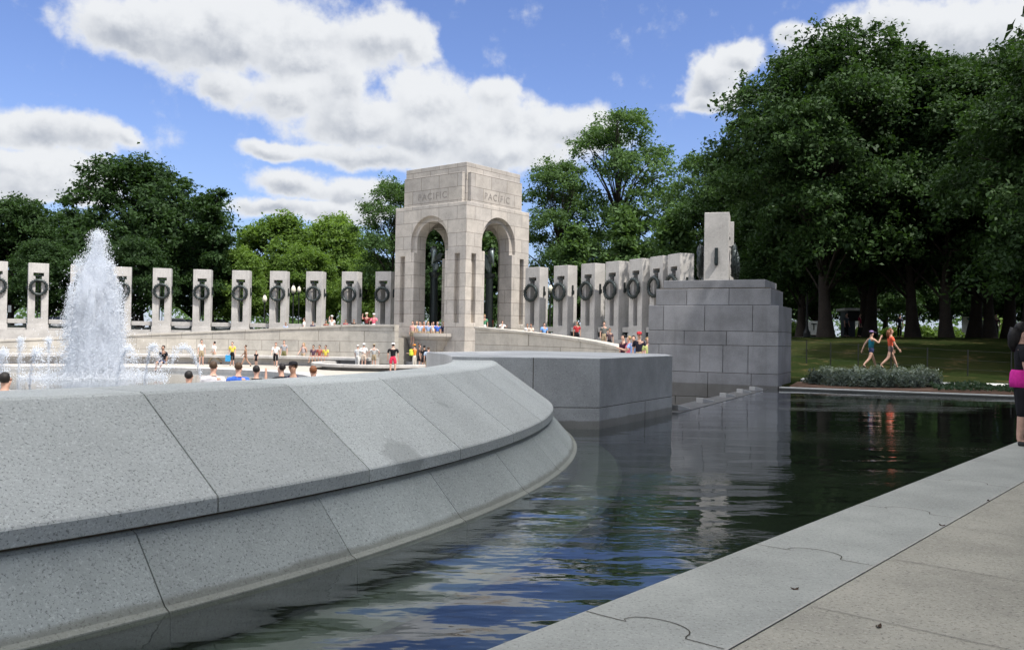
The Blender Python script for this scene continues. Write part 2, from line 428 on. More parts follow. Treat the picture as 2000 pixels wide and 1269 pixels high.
for i in range(-7, 12):
    u = 0.80+2.0*i
    ln = [(u, 0.02), (u, 0.13), (u+0.005, 0.26)] + [(u+0.15*math.sin(a)**0.7, 0.41-0.18*math.cos(a)) for a in np.linspace(0.1, math.pi-0.05, 16)] + [(u-0.01, 0.60), (u-0.01, 0.80)]
    strip(mb, [cu(a, v) for a, v in ln], 0.0065, 0.003)
mb.build('keyed_joint', M_JOINT, curb)
mb = MB(); strip(mb, [cu(-14, W0-0.005), cu(24.2, W0-0.005)], 0.012, 0.0025); mb.build('mortar_line', mat('pale_mortar', (0.44, 0.43, 0.39), 0.9), curb)
for (px, py, rr, lab) in ((1840, 1026, 0.022, 'dry brown leaf lying on the curb joint beside a second leaf'), (1716, 1223, 0.02, 'dead leaf alone on the tan paving near the bottom of the photo'),
                          (1552, 1150, 0.022, 'small curled leaf on the grey curb between two keyed joints'), (1930, 978, 0.02, 'dark leaf far up the curb joint below the woman in pink')):
    g = gp(px, py, 0.0); mb = MB(); n_ = 9
    pts = [(rr*math.cos(a)*1.1, rr*math.sin(a)*0.6, 0.006+0.008*math.cos(a*2)) for a in np.linspace(0, 2*math.pi, n_, endpoint=False)]
    mb.add(pts+[(0, 0, 0.004)]+[(p[0], p[1], p[2]-0.003) for p in pts], [(i, (i+1) % n_, n_) for i in range(n_)]+[(i, i+n_+1, (i+1) % n_+n_+1, (i+1) % n_) for i in range(n_)])
    tag(mb.build('dry_leaf', mat('dead_leaf', (0.07, 0.045, 0.03), 0.9), loc=(g.x, g.y, 0.0), rz=px), lab, 'leaf', 'dead leaves on the walkway')

# round parapet: top stones, sloping upper slabs, skirt, inner wall
def cpt(a, r, z): return (CC.x+r*math.cos(R(a)), CC.y+r*math.sin(R(a)), z)
def sweep(mb, prof, a0, a1, step=1.0, ends=True, mi=0):
    n_ = max(2, int(abs(a1-a0)/step)+1); k = len(prof)
    vs = [cpt(a, r, z) for a in np.linspace(a0, a1, n_) for (r, z) in prof]
    fs = [(i*k+j, i*k+(j+1) % k, (i+1)*k+(j+1) % k, (i+1)*k+j) for i in range(n_-1) for j in range(k)]
    if ends: fs += [tuple(range(k)), tuple(range((n_-1)*k, n_*k))[::-1]]
    mb.add(vs, fs, mi)
A1 = 5.9
par = thing('parapet_wall', 'long curved granite parapet sloping down to the pool in the foreground', 'wall')
cap = MB(); skirt = MB(); core = MB()
STEP, GAP = 6.06, 0.055
cut = [-35.3+STEP*i for i in range(-12, 8)]
cut = [c_ for c_ in cut if c_ < A1-1]+[A1]
RL, ZL, RT, ZT, RI = 12.75, 0.42, 11.93, 1.005, 11.27
capprof = [(RI, 0.90), (RI, ZT-0.012), (RI+0.012, ZT), (RT-0.03, ZT), (RT+0.015, ZT-0.014), (RL-0.012, ZL+0.008), (RL, ZL-0.006), (RL, 0.328), (RL-0.01, 0.322), (12.2, 0.322)]
for a, b_ in zip(cut[:-1], cut[1:]): sweep(cap, capprof, a+GAP/2, b_-GAP/2, 0.75)
sk = [-37.6+STEP*i for i in range(-12, 8)]; sk = [c_ for c_ in sk if c_ < A1-1]+[A1]
skprof = [(12.2, -0.7), (12.2, 0.27), (12.56, 0.303), (12.70, 0.296), (12.735, 0.283), (13.035, -0.055), (13.055, -0.064), (13.075, -0.073), (13.09, -0.10), (13.10, -0.7)]
for a, b_ in zip(sk[:-1], sk[1:]): sweep(skirt, skprof, a+GAP*0.35, b_-GAP*0.35, 0.75)
sweep(core, [(11.35, -1.2), (11.35, 0.93), (11.86, 0.93), (12.5, 0.46), (12.68, 0.34), (12.68, 0.24), (12.95, -0.1), (13.0, -0.7), (13.0, -1.2)], cut[0], A1-0.05, 1.0)
cap.build('sloping_cap', M_WALL, par, fixn=True); skirt.build('skirt', M_SKIRT, par, fixn=True); core.build('joint_bed', M_JOINT, par, fixn=True)
mb = MB(); sweep(mb, [(RI+0.02, -1.2), (RI+0.02, 0.895), (11.33, 0.895), (11.33, -1.2)], cut[0], 21.3, 1.0); mb.build('inner_face', M_BLOCK, par, fixn=True)
mb = MB(); sweep(mb, [(13.0, -0.8), (13.0, -0.30), (13.62, -0.30), (13.66, -0.33), (13.66, -0.8)], cut[0], A1+4, 1.0)
mb.build('footing', granite('footing_granite', (0.13, 0.145, 0.125), 0.3, 40, stain=0.3), par, fixn=True)

# end pier of the parapet
pB, pC = Vector((1.425, 14.0)), Vector((3.14, 16.98))
inner = [cpt(a, RI, 0)[:2] for a in np.linspace(21, A1, 14)]
outer = [tuple(pB), tuple(pC), (3.25, 18.3), (2.7, 18.9), (0.3, 19.5), (-1.05, 17.5)]
pier = thing('end_pier', 'large granite pier block standing in the water at the end of the curved parapet', 'pier')
def grow(poly, d):
    c_ = sum((Vector(p) for p in poly), Vector((0, 0)))/len(poly)
    return [tuple(Vector(p)+(Vector(p)-c_).normalized()*d) for p in poly]
poly = outer+inner
MB().prism(grow(poly, 0.0), 0.268, 1.058).build('upper_course', M_BLOCK, pier, bevel=0.008, fixn=True)
MB().prism(grow(poly, -0.02), 0.25, 0.30).build('joint_bed', M_JOINT, pier, fixn=True)
MB().prism(grow(poly, 0.004), -1.2, 0.258).build('lower_course', M_BLOCK, pier, bevel=0.008, fixn=True)
mb = MB()
jd = (Vector(cpt(A1, 11.9, 0)[:2])-pB).normalized(); jn = Vector((jd.y, -jd.x)) if Vector((jd.y, -jd.x)).y < 0 else Vector((-jd.y, jd.x))
q = pB+jd*1.08; a_ = q+jn*0.003
mb.prism([tuple(a_+jd*0.006), tuple(a_-jd*0.006), tuple(a_-jd*0.006-jn*0.05), tuple(a_+jd*0.006-jn*0.05)], 0.27, 1.055)
rd = (pC-pB).normalized(); rn = Vector((rd.y, -rd.x)); q = pB+rd*2.0+rn*0.006
mb.build('upright_joint', M_JOINT, pier, fixn=True); mb = MB()
mb.prism([tuple(q-rd*0.004), tuple(q+rd*0.004), tuple(q+rd*0.004-rn*0.05), tuple(q-rd*0.004-rn*0.05)], -0.2, 0.257)
mb.build('upright_joint', M_JOINT, pier, fixn=True)

# weir with small stones on its crest
wA, wB = Vector((3.2, 17.2)), Vector((7.75, 26.3)); wd = (wB-wA).normalized(); wn = Vector((-wd.y, wd.x))
mb = MB(); mb.prism([tuple(wA-wn*0.12), tuple(wB-wn*0.12), tuple(wB+wn*0.45), tuple(wA+wn*0.45)], -1.2, -0.072)
tag(mb.build('weir', granite('weir_granite', (0.10, 0.10, 0.10), 0.3, 40, stain=0.4), fixn=True), 'low granite weir ledge between the pier and the stepped wall', 'weir')
for i, (px, py) in enumerate(((1329, 795), (1377, 781), (1421, 771), (1453, 763), (1477, 758))):
    g = gp(px, py, -0.02); mb = MB(); L = 0.36
    mb.add([(-L/2, -0.11, -0.05), (L/2, -0.11, -0.05), (L/2, 0.11, -0.05), (-L/2, 0.11, -0.05), (-L/2, -0.105, 0.07), (L/2, -0.105, 0.0), (L/2, 0.105, 0.0), (-L/2, 0.105, 0.07)],
           [(3,2,1,0),(4,5,6,7),(0,1,5,4),(1,2,6,5),(2,3,7,6),(3,0,4,7)])
    o = mb.build('weir_stone', granite('weir_stone%d' % i, (0.42, 0.42, 0.42), 0.3, 40, stain=0.2) if i == 0 else bpy.data.materials['weir_stone0'], loc=(g.x, g.y, -0.03), rz=math.atan2(wd.y, wd.x)-0.5, bevel=0.01, fixn=True)
    tag(o, ('wedge stone on the weir touching the pier', 'second wedge stone from the pier along the weir', 'middle wedge stone of the five on the weir', 'wedge stone fourth from the pier on the weir', 'smallest wedge stone at the foot of the stepped wall')[i], 'stone', 'stones along the weir crest')

# stepped wall block
sw0, sw1 = Vector((4.30, 27.45)), Vector((7.88, 25.72)); sx = (sw1-sw0).normalized(); sl = (sw1-sw0).length
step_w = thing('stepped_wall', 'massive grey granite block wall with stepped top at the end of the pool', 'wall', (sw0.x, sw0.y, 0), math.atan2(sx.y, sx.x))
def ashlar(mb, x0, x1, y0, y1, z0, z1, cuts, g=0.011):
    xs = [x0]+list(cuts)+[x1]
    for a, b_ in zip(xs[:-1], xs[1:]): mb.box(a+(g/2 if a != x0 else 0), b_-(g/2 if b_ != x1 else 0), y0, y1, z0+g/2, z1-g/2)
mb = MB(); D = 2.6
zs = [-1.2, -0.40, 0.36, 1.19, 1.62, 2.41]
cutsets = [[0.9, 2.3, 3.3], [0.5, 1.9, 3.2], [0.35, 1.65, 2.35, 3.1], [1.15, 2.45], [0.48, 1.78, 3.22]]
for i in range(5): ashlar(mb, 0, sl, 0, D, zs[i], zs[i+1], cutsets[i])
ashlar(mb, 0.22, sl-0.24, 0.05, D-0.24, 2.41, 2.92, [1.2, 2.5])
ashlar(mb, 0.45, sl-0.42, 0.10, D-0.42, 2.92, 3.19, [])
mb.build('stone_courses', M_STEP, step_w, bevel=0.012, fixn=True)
mb = MB(); mb.box(0.03, sl-0.03, 0.03, D-0.03, -1.2, 2.38); mb.box(0.3, sl-0.3, 0.1, D-0.3, 2.38, 2.95)
mb.build('joint_bed', M_JOINT, step_w)
mb = MB(); mb.box(-3.5, -0.02, 0.5, 1.9, -1.2, 0.2); mb.build('flank', M_STEP, step_w, bevel=0.012, fixn=True)

# far edge of the pool, planting bed, path
def fe(u, v, z): p = FAR0+FARD*u+FARN*v; return (p.x, p.y, z)
mb = MB(); mb.add([], [])
k = [fe(0.05, 0, 0), fe(13, 0, 0), fe(13, 0.24, 0), fe(0.05, 0.24, 0)]
mb.prism([q[:2] for q in k], -0.035, 0.0)
pe = tag(mb.build('pool_edge', M_PALE, bevel=0.006, fixn=True), kind='structure')
k = [fe(0.05, 0.02, 0), fe(13, 0.02, 0), fe(13, 0.24, 0), fe(0.05, 0.24, 0)]
MB().prism([q[:2] for q in k], -0.7, -0.036).build('wet_face', granite('wet_stone', (0.09, 0.092, 0.085), 0.3, 30, stain=0.4), pe, fixn=True)
mb = MB(); k = [fe(0.32, 0.25, 0), fe(13, 0.25, 0), fe(13, 6.2, 0), fe(0.32, 3.2, 0)]; mb.prism([q[:2] for q in k], -0.3, 0.03)
tag(mb.build('planting_soil', M_SOIL, fixn=True), kind='structure')
mb = MB()
pth = [fe(0.4, 3.35, 0), fe(1.5, 3.1, 0), fe(4.5, 3.2, 0), fe(8.0, 4.2, 0), fe(15, 5.0, 0)]
L = [(p[0]+FARN.x*0.0, p[1]) for p in pth]; U = [(p[0]+FARN.x*1.35, p[1]+FARN.y*1.35) for p in pth]
mb.prism(L+U[::-1], -0.2, 0.10)
tag(mb.build('garden_path', M_PALE, fixn=True), kind='structure')
mb = MB(); pp = [at(px, 656, 57) for px in (1440, 1600, 1800, 2050, 2400)]
strip(mb, [(p.x, p.y) for p in pp], 2.2, 1.70)
for i, v in enumerate(mb.v): mb.v[i] = (v[0], v[1], lawn(v[0], v[1])+0.05)
tag(mb.build('park_path', M_PALE), kind='structure')

# pool water and bed
wp = [cpt(a, 12.6, 0)[:2] for a in np.linspace(-100, A1, 60)]+[(1.0, 15.0), (3.0, 17.3), tuple(wA-wn*0.05), tuple(wB-wn*0.05)]
ci = CURB0+CURBD*24.4
wp += [fe(0.0, 0.1, 0)[:2], fe(9.2, 0.1, 0)[:2], cu(24.2, 0.02)[:2], cu(-13, 0.02)[:2]]
bm = bmesh.new(); bm.faces.new([bm.verts.new((p[0], p[1], ZW)) for p in wp]); bmesh.ops.triangulate(bm, faces=bm.faces)
bmesh.ops.recalc_face_normals(bm, faces=bm.faces)
for f_ in bm.faces:
    if f_.normal.z < 0: f_.normal_flip()
me = bpy.data.meshes.new('pool_water'); bm.to_mesh(me); bm.free()
mwt = bpy.data.materials.new('pool_water'); mwt.use_nodes = True
t = NT(mwt.node_tree); o_ = t.n('ShaderNodeOutputMaterial'); tcn = t.n('ShaderNodeTexCoord'); P = tcn.outputs['Object']
rot = t.n('ShaderNodeMapping'); t.put(rot.inputs['Vector'], P); rot.inputs['Rotation'].default_value = (0, 0, R(12)); rot.inputs['Scale'].default_value = (0.55, 1.5, 1)
n1 = t.noise(rot.outputs[0], 1.25, 2, 0.42)
rot2 = t.n('ShaderNodeMapping'); t.put(rot2.inputs['Vector'], P); rot2.inputs['Rotation'].default_value = (0, 0, R(-14)); rot2.inputs['Scale'].default_value = (0.7, 1.5, 1)
n2 = t.noise(rot2.outputs[0], 5.0, 2, 0.45)
big = t.ramp(t.noise(P, 0.22, 2, 0.5), 0.35, 0.65, 0.35, 1.0)
sy = t.n('ShaderNodeSeparateXYZ', i_0=P).outputs[1]
near = t.ramp(sy, 7.0, 15.0, 1.0, 0.22)
n3 = t.noise(rot2.outputs[0], 15.0, 2, 0.5)
pm = t.n('ShaderNodeMapping'); t.put(pm.inputs['Vector'], P); pm.inputs['Rotation'].default_value = (0, 0, R(20)); pm.inputs['Scale'].default_value = (0.16, 0.42, 1)
patch_ = t.ramp(t.noise(pm.outputs[0], 1.0, 2, 0.5), 0.48, 0.60)
hh = t.m('ADD', t.m('MULTIPLY', t.m('MULTIPLY', t.m('ADD', n1, t.m('MULTIPLY', n2, 0.16)), big), near), t.m('MULTIPLY', t.m('MULTIPLY', n3, patch_), 0.085))
bp = t.n('ShaderNodeBump'); bp.inputs['Strength'].default_value = 0.6; bp.inputs['Distance'].default_value = 0.075; t.put(bp.inputs['Height'], hh)
fr = t.n('ShaderNodeFresnel'); fr.inputs[0].default_value = 1.333; t.nt.links.new(bp.outputs[0], fr.inputs['Normal'])
gl = t.n('ShaderNodeBsdfGlossy'); gl.inputs['Roughness'].default_value = 0.03; t.nt.links.new(bp.outputs[0], gl.inputs['Normal'])
gl.inputs['Color'].default_value = (0.95, 0.97, 1.0, 1)
tr = t.n('ShaderNodeBsdfTransparent'); tr.inputs[0].default_value = (0.62, 0.70, 0.62, 1)
mx = t.n('ShaderNodeMixShader'); t.put(mx.inputs[0], t.m('MULTIPLY', fr.outputs[0], 1.38, clamp=True)); t.nt.links.new(tr.outputs[0], mx.inputs[1]); t.nt.links.new(gl.outputs[0], mx.inputs[2])
t.nt.links.new(mx.outputs[0], o_.inputs[0])
tag(link('pool_water', me, mwt), kind='structure')
mb = MB(); mb.add([(-14, -9, -0.62), (18, -9, -0.62), (18, 30, -0.62), (-14, 30, -0.62)], [(0, 1, 2, 3)])
bm = bmesh.new(); bm.faces.new([bm.verts.new((p[0], p[1], -0.62)) for p in wp]); bmesh.ops.triangulate(bm, faces=bm.faces)
for f_ in bm.faces:
    if f_.normal.z < 0: f_.normal_flip()
me = bpy.data.meshes.new('pool_bed'); bm.to_mesh(me); bm.free()
tag(link('pool_bed', me, mat('pool_bed', (0.030, 0.036, 0.030), 0.9)), kind='structure')

# ------------------------------------------------------------------ colonnade ramp
ramp_t = thing('ramp_wall', 'curved granite ramp wall with parapet sweeping round the plaza below the pillars', 'wall')
def rsweep(mb, th0, th1, proff, step=1.5):
    ths = np.linspace(th0, th1, int(abs(th1-th0)/step)+2); k = None; vs = []
    for th in ths:
        pr = proff(th); k = len(pr); vs += [tuple(rpt(th, r, z)) for (r, z) in pr]
    fs = [(i*k+j, i*k+(j+1) % k, (i+1)*k+(j+1) % k, (i+1)*k+j) for i in range(len(ths)-1) for j in range(k)]
    fs += [tuple(range(k)), tuple(range((len(ths)-1)*k, len(ths)*k))]
    mb.add(vs, fs)
TH0, TH1 = -3.0, 172.0
mb = MB()
GL, GR_ = ring_hit(771, 24.3), ring_hit(928, 24.3)
for t0_, t1_ in ((TH0, GR_), (GL, TH1)): rsweep(mb, t0_, t1_, lambda th: [(24.3, -1.3), (24.3, ptop(th)-0.16), (24.24, ptop(th)-0.14), (24.24, ptop(th)-0.01), (24.26, ptop(th)), (24.84, ptop(th)), (24.86, ptop(th)-0.02), (24.8, ptop(th)-0.15), (24.8, -1.3)])
mb.build('parapet', M_RING, ramp_t, fixn=True)
mb = MB()
for t0_, t1_ in ((TH0-8, GR_-0.3), (GL+0.3, TH1)): rsweep(mb, t0_, t1_, lambda th: [(24.75, -1.3), (24.75, zfl(th)), (Rp(th)-0.62, zfl(th)), (Rp(th)-0.62, -1.3)])
rsweep(mb, GR_-0.3, GL+0.3, lambda th: [(28.6, -1.3), (28.6, 1.04), (Rp(th)-0.62, 1.04), (Rp(th)-0.62, -1.3)])
mb.build('ramp_floor', M_PLAZA, ramp_t, fixn=True)
mb = MB(); rsweep(mb, TH0-9, TH1, lambda th: [(Rp(th)-0.6, -1.3), (Rp(th)-0.6, 1.20), (Rp(th)+0.6, 1.20), (Rp(th)+0.6, -1.3)]); mb.build('pillar_ledge', M_PILLAR, ramp_t, fixn=True)
mb = MB()
rsweep(mb, 66, TH1, lambda th: [(22.9, -0.52), (22.9, -0.36), (22.93, -0.34), (24.29, -0.34), (24.29, -0.52)])
rsweep(mb, 66, TH1, lambda th: [(23.3, -1.2), (23.3, -0.53), (24.28, -0.53), (24.28, -1.2)])
mb.build('bench_step', M_PILLAR, ramp_t, fixn=True)

# pillars -----------------------------------------------------------
PH, PB = 4.87, 1.20
def pillar_proto():
    root = thing('memorial_pillar', 'x', 'pillar')
    mb = MB(); hw, hd = 0.66, 0.45
    xs = [-hw, -0.34, -0.2, 0.2, 0.34, hw]; zs = [0, 0.85, 3.92, 4.16, PH]
    mb.cells(xs, zs, lambda i, k: not ((k == 1 and i == 2) or (k == 2 and i in (1, 2, 3))), -hd, hd)
    mb.build('shaft', M_PILLAR, root, bevel=0.02, fixn=True)
    mb = MB(); mb.cells([-hw-0.04, hw+0.04], [-1.4, 0.40], lambda i, k: True, -hd-0.04, hd+0.04); mb.build('plinth', M_PILLAR, root, bevel=0.015, fixn=True)
    for s_ in (-1, 1):
        mb = MB(); mb.ring((0, s_*(hd+0.17), 3.10), 0.52, 0.10, 'y', 30, 8, wob=0.5)
        for a in range(0, 360, 15):
            c_, sn = math.cos(R(a)), math.sin(R(a))
            mb.tube([(0.46*c_, s_*(hd+0.17), 3.10+0.46*sn), (0.68*math.cos(R(a+14)), s_*(hd+0.2), 3.10+0.68*math.sin(R(a+14)))], [0.05, 0.015], 5)
        wr = mb.build('wreath', M_BRONZE, root, smooth=True)
        mb = MB(); mb.tube([(0, s_*0.1, 3.72), (0, s_*(hd+0.15), 3.62)], 0.03, 6); mb.box(-0.24, 0.24, s_*hd-0.02, s_*hd+0.02, 3.93, 4.0)
        mb.build('hanger', M_BRONZE, wr)
        mb = MB(); mb.box(s_*(hw+0.02)-0.04, s_*(hw+0.02)+0.04, -0.06, 0.06, 2.9, 3.55); mb.box(s_*(hw+0.05)-0.08, s_*(hw+0.05)+0.08, -0.07, 0.07, 2.95, 3.2)
        mb.build('bracket', M_BRONZE, root, bevel=0.01, fixn=True)
    mb = MB(); mb.tube([(0, 0, 0.85), (0, 0, 3.92)], 0.035, 6); mb.build('cord', M_BRONZE, root)
    return root
def dup(root, loc, rz, label):
    r_ = root.copy(); col.objects.link(r_); r_.location = loc; r_.rotation_euler = (0, 0, rz); r_['label'] = label
    for ch in list(root.children):
        c_ = ch.copy(); col.objects.link(c_); c_.parent = r_
        for g in ch.children:
            d_ = g.copy(); col.objects.link(d_); d_.parent = c_
    return r_
pproto = pillar_proto()
ORD = ['first', 'second', 'third', 'fourth', 'fifth', 'sixth', 'seventh', 'eighth', 'ninth', 'tenth', 'eleventh', 'twelfth', 'thirteenth', 'fourteenth', 'fifteenth', 'sixteenth']
left_px = [752, 686, 616, 545, 471, 395, 316, 237, 155, 73, -9]
ths_l = [ring_hit(p, 30.4) for p in left_px]
right_px = [1047, 1103, 1157, 1205, 1252, 1293, 1328]
ths_r = [ring_hit(p, 30.4) for p in right_px]
for i in range(2): ths_l.append(ths_l[-1]+5.6)
hid = [(8.45, 35.5), (7.72, 32.9)]
pil = []
EXTRA_L = {0: 'shaded granite pillar with wreath touching the left side of the stone arch', 1: 'granite pillar half in arch shadow, behind the man in the pink shirt', 2: 'sunlit granite pillar right of the three lamp globes',
           6: 'sunlit granite pillar just right of the fountain, second one clear of spray', 7: 'granite pillar half veiled by the right edge of the fountain spray', 8: 'granite pillar hidden behind the middle of the fountain plume',
           9: 'sunlit granite pillar standing clear left of the fountain', 10: 'granite pillar cut by the left edge of the photo'}
for i, th in enumerate(ths_l):
    p = rpt(th, 30.4, PB); pil.append(p)
    lab = EXTRA_L.get(i, 'sunlit granite pillar with bronze wreath, %s in the row left of the arch' % ORD[i])
    if i > 10: lab = 'granite pillar with wreath, number %s left of the arch beyond the photo edge' % ORD[i]
    rz = R(th)+math.pi/2+math.pi
    if i == 0: pproto.location = p; pproto.rotation_euler.z = R(th)-math.pi/2; pproto['label'] = lab; pproto['group'] = 'wreathed pillars round the plaza'
    else: dup(pproto, p, R(th)-math.pi/2, lab)
pts_r = [rpt(th, 30.4, PB) for th in ths_r]+[Vector((x, y, PB)) for x, y in hid]
for i, p in enumerate(pts_r):
    th = math.degrees(math.atan2(p.y-RC.y, p.x-RC.x)); rz = R(th)-math.pi/2
    if i >= len(ths_r):
        a_, b_ = pts_r[i-1], pts_r[min(i+1, len(pts_r)-1)]; d_ = (b_-a_).normalized(); rz = math.atan2(d_.y, d_.x)
    if i == len(pts_r)-1: rz = R(-105.7)
    lab = 'granite pillar with side bracket and wreath, %s in the row right of the arch' % ORD[i]
    if i == len(pts_r)-1: lab = 'nearest and tallest looking granite pillar rising behind the stepped wall'
    if i == len(pts_r)-2: lab = 'granite pillar peeking out right behind the one above the stepped wall'
    dup(pproto, p, rz, lab)
# balustrades between pillars
def balustrade(a, b_, lab):
    d_ = (b_-a); L = d_.length; c_ = (a+b_)/2
    if L < 1.6 or L > 6: return
    root = thing('balustrade', lab, 'balustrade', (c_.x, c_.y, PB), math.atan2(d_.y, d_.x), 'low stone balustrades between the pillars')
    h = L/2-0.72
    mb = MB(); mb.box(-h, h, -0.16, 0.16, 0.46, 0.78); mb.build('rail', M_PILLAR, root, bevel=0.02, fixn=True)
    mb = MB(); mb.box(-h, h, -0.22, 0.22, 0.0, 0.14); mb.build('sill', M_PILLAR, root, bevel=0.02, fixn=True)
    mb = MB(); mb.tube([(x, 0.02*math.sin(x*9), 0.32-0.10*(1-(x/h)**2)) for x in np.linspace(-h, h, 14)], 0.075, 7)
    for s_ in (-1, 1): mb.box(s_*(h-0.1)-0.1, s_*(h-0.1)+0.1, -0.12, 0.12, 0.142, 0.458)
    mb.build('rope_relief', M_BRONZE, root)
for i in range(len(pil)-1):
    balustrade(pil[i], pil[i+1], 'pale stone balustrade between the %s and %s pillars left of the arch' % (ORD[i], ORD[i+1]))
for i in range(len(pts_r)-1):
    balustrade(pts_r[i], pts_r[i+1], 'shaded stone balustrade between the %s and %s pillars right of the arch' % (ORD[i], ORD[i+1]))

# ------------------------------------------------------------------ triumphal arch
AW = Vector((0.779, -0.627)); ASo = Vector((0.627, 0.779))
Cn = Vector((-3.22, 59.4)); AC = Cn-AW*3.5+ASo*3.5
arch = thing('triumphal_arch', 'tall square granite arch tower carved PACIFIC between the two pillar rows', 'arch', (AC.x, AC.y, 0), math.atan2(AW.y, AW.x))
def tmp(name, mb):
    me = mb.mesh(name); bm = bmesh.new(); bm.from_mesh(me); bmesh.ops.remove_doubles(bm, verts=bm.verts, dist=1e-5); bmesh.ops.recalc_face_normals(bm, faces=bm.faces); bm.to_mesh(me); bm.free()
    o = bpy.data.objects.new(name, me); col.objects.link(o); return o
FZ = 1.1
def archpoly(r_, zs_, zb, n=24):
    return [(r_, zb)]+[(r_*math.cos(a), zs_+r_*math.sin(a)) for a in np.linspace(0, math.pi, n)]+[(-r_, zb)]
def archprism(mb, r_, zs_, zb, lo, hi, axis):
    pl = archpoly(r_, zs_, zb); n_ = len(pl)
    vs = [((p[0], lo, p[1]) if axis == 'y' else (lo, p[0], p[1])) for p in pl]+[((p[0], hi, p[1]) if axis == 'y' else (hi, p[0], p[1])) for p in pl]
    mb.add(vs, [tuple(range(n_)), tuple(range(n_, 2*n_))[::-1]]+[(i, (i+1) % n_, (i+1) % n_+n_, i+n_) for i in range(n_)])
base = tmp('arch_body', MB().box(-3.5, 3.5, -3.5, 3.5, -1.3, 10.49))
cutters = []
def cutter(fn):
    mb = MB(); fn(mb); o = tmp('cut', mb); cutters.append(o)
    md = base.modifiers.new('b', 'BOOLEAN'); md.object = o; md.operation = 'DIFFERENCE'; md.solver = 'EXACT'
cutter(lambda m_: m_.box(-2.3, 2.3, -2.3, 2.3, FZ, 9.9))
cutter(lambda m_: archprism(m_, 1.52, 7.85, FZ, -4, 4, 'y'))
cutter(lambda m_: archprism(m_, 1.52, 7.85, FZ, -4, 4, 'x'))
for s_ in (-1, 1):
    cutter(lambda m_: archprism(m_, 1.86, 7.85, 7.2, s_*3.22 if s_ < 0 else 3.22, s_*4, 'y'))
    cutter(lambda m_: archprism(m_, 1.86, 7.85, 7.2, s_*3.22 if s_ < 0 else 3.22, s_*4, 'x'))
def niches(m_):
    for s_ in (-1, 1):
        for q in (-2.68, 2.68):
            lo, hi = sorted((s_*3.12, s_*3.8))
            m_.box(q-0.24, q+0.24, lo, hi, 2.15, 6.95); m_.box(lo, hi, q-0.24, q+0.24, 2.15, 6.95)
for s_ in (-1, 1):
    for q in (-2.68, 2.68):
        lo, hi = sorted((s_*3.12, s_*3.8))
        cutter(lambda m_: m_.box(q-0.24, q+0.24, lo, hi, 2.15, 6.95)); cutter(lambda m_: m_.box(lo, hi, q-0.24, q+0.24, 2.15, 6.95))
dg = bpy.context.evaluated_depsgraph_get(); dg.update()
me = bpy.data.meshes.new_from_object(base.evaluated_get(dg)); me.materials.clear()
for o in cutters+[base]: bpy.data.objects.remove(o)
bo = link('body', me, M_ARCH, arch); md = bo.modifiers.new('edge', 'BEVEL'); md.width = 0.025; md.segments = 1; md.limit_method = 'ANGLE'; md.angle_limit = R(50)
mb = MB(); mb.box(-2.98, 2.98, -2.98, 2.98, 10.492, 13.32); att = mb.build('attic', M_ARCH, arch, bevel=0.02, fixn=True)
for (x0, x1, y0, y1) in ((-2.84, 2.84, -3.28, -2.982), (-2.84, 2.84, 2.982, 3.28), (2.982, 3.28, -2.84, 2.84), (-3.28, -2.982, -2.84, 2.84)):
    MB().box(x0, x1, y0, y1, 10.494-0.46, 12.62-0.46).build('attic_panel', M_ARCH, arch, loc=(0, 0, 0.46), bevel=0.02, fixn=True)
def text_mesh(txt, size, depth):
    cu_ = bpy.data.curves.new('txt', 'FONT'); cu_.body = txt; cu_.size = size; cu_.extrude = depth; cu_.align_x = 'CENTER'; cu_.align_y = 'CENTER'; cu_.space_character = 1.25
    o = bpy.data.objects.new('txt', cu_); col.objects.link(o); dg = bpy.context.evaluated_depsgraph_get(); dg.update()
    me = bpy.data.meshes.new_from_object(o.evaluated_get(dg)); bpy.data.objects.remove(o); return me
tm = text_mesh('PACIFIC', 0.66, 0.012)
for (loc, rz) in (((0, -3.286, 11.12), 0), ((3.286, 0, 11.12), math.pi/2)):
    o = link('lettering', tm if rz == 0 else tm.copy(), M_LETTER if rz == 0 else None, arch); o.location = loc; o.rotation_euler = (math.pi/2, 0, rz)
# bronze columns, eagles and laurel ring inside
for sx_ in (-1, 1):
    for sy_ in (-1, 1):
        x, y = sx_*1.45, sy_*1.45
        mb = MB(); mb.lathe([(0.42, FZ), (0.42, FZ+0.3), (0.3, FZ+0.45), (0.27, FZ+4.4), (0.38, FZ+4.6), (0.42, FZ+4.8)], 18, (x, y, 0)); cl = mb.build('column', M_BRONZE, arch, smooth=False)
        mb = MB(); q = Vector((-x, -y, 0)).normalized(); sd_ = Vector((-q.y, q.x, 0)); c_ = Vector((x, y, FZ+4.8))
        mb.tube([c_+Vector((0, 0, 0.0)), c_+Vector((0, 0, 0.5))+q*0.1, c_+Vector((0, 0, 1.0))+q*0.25, c_+Vector((0, 0, 1.35))+q*0.45, c_+Vector((0, 0, 1.35))+q*0.68], [0.14, 0.26, 0.24, 0.13, 0.03], 8)
        for k_ in (-1, 1):
            mb.tube([c_+Vector((0, 0, 0.9))+sd_*k_*0.15, c_+Vector((0, 0, 1.7))+sd_*k_*0.7-q*0.1, c_+Vector((0, 0, 1.5))+sd_*k_*1.05, c_+Vector((0, 0, 0.5))+sd_*k_*1.0-q*0.2], [0.2, 0.22, 0.18, 0.04], 6)
        mb.build('eagle', mat('eagle_bronze', (0.20, 0.25, 0.25), 0.35, 0.5, 0.3), cl, smooth=True)
mb = MB(); mb.ring((0, 0, 7.0), 0.75, 0.16, 'z', 32, 8, wob=0.4); mb.build('laurel_wreath', M_BRONZE, arch, smooth=True)
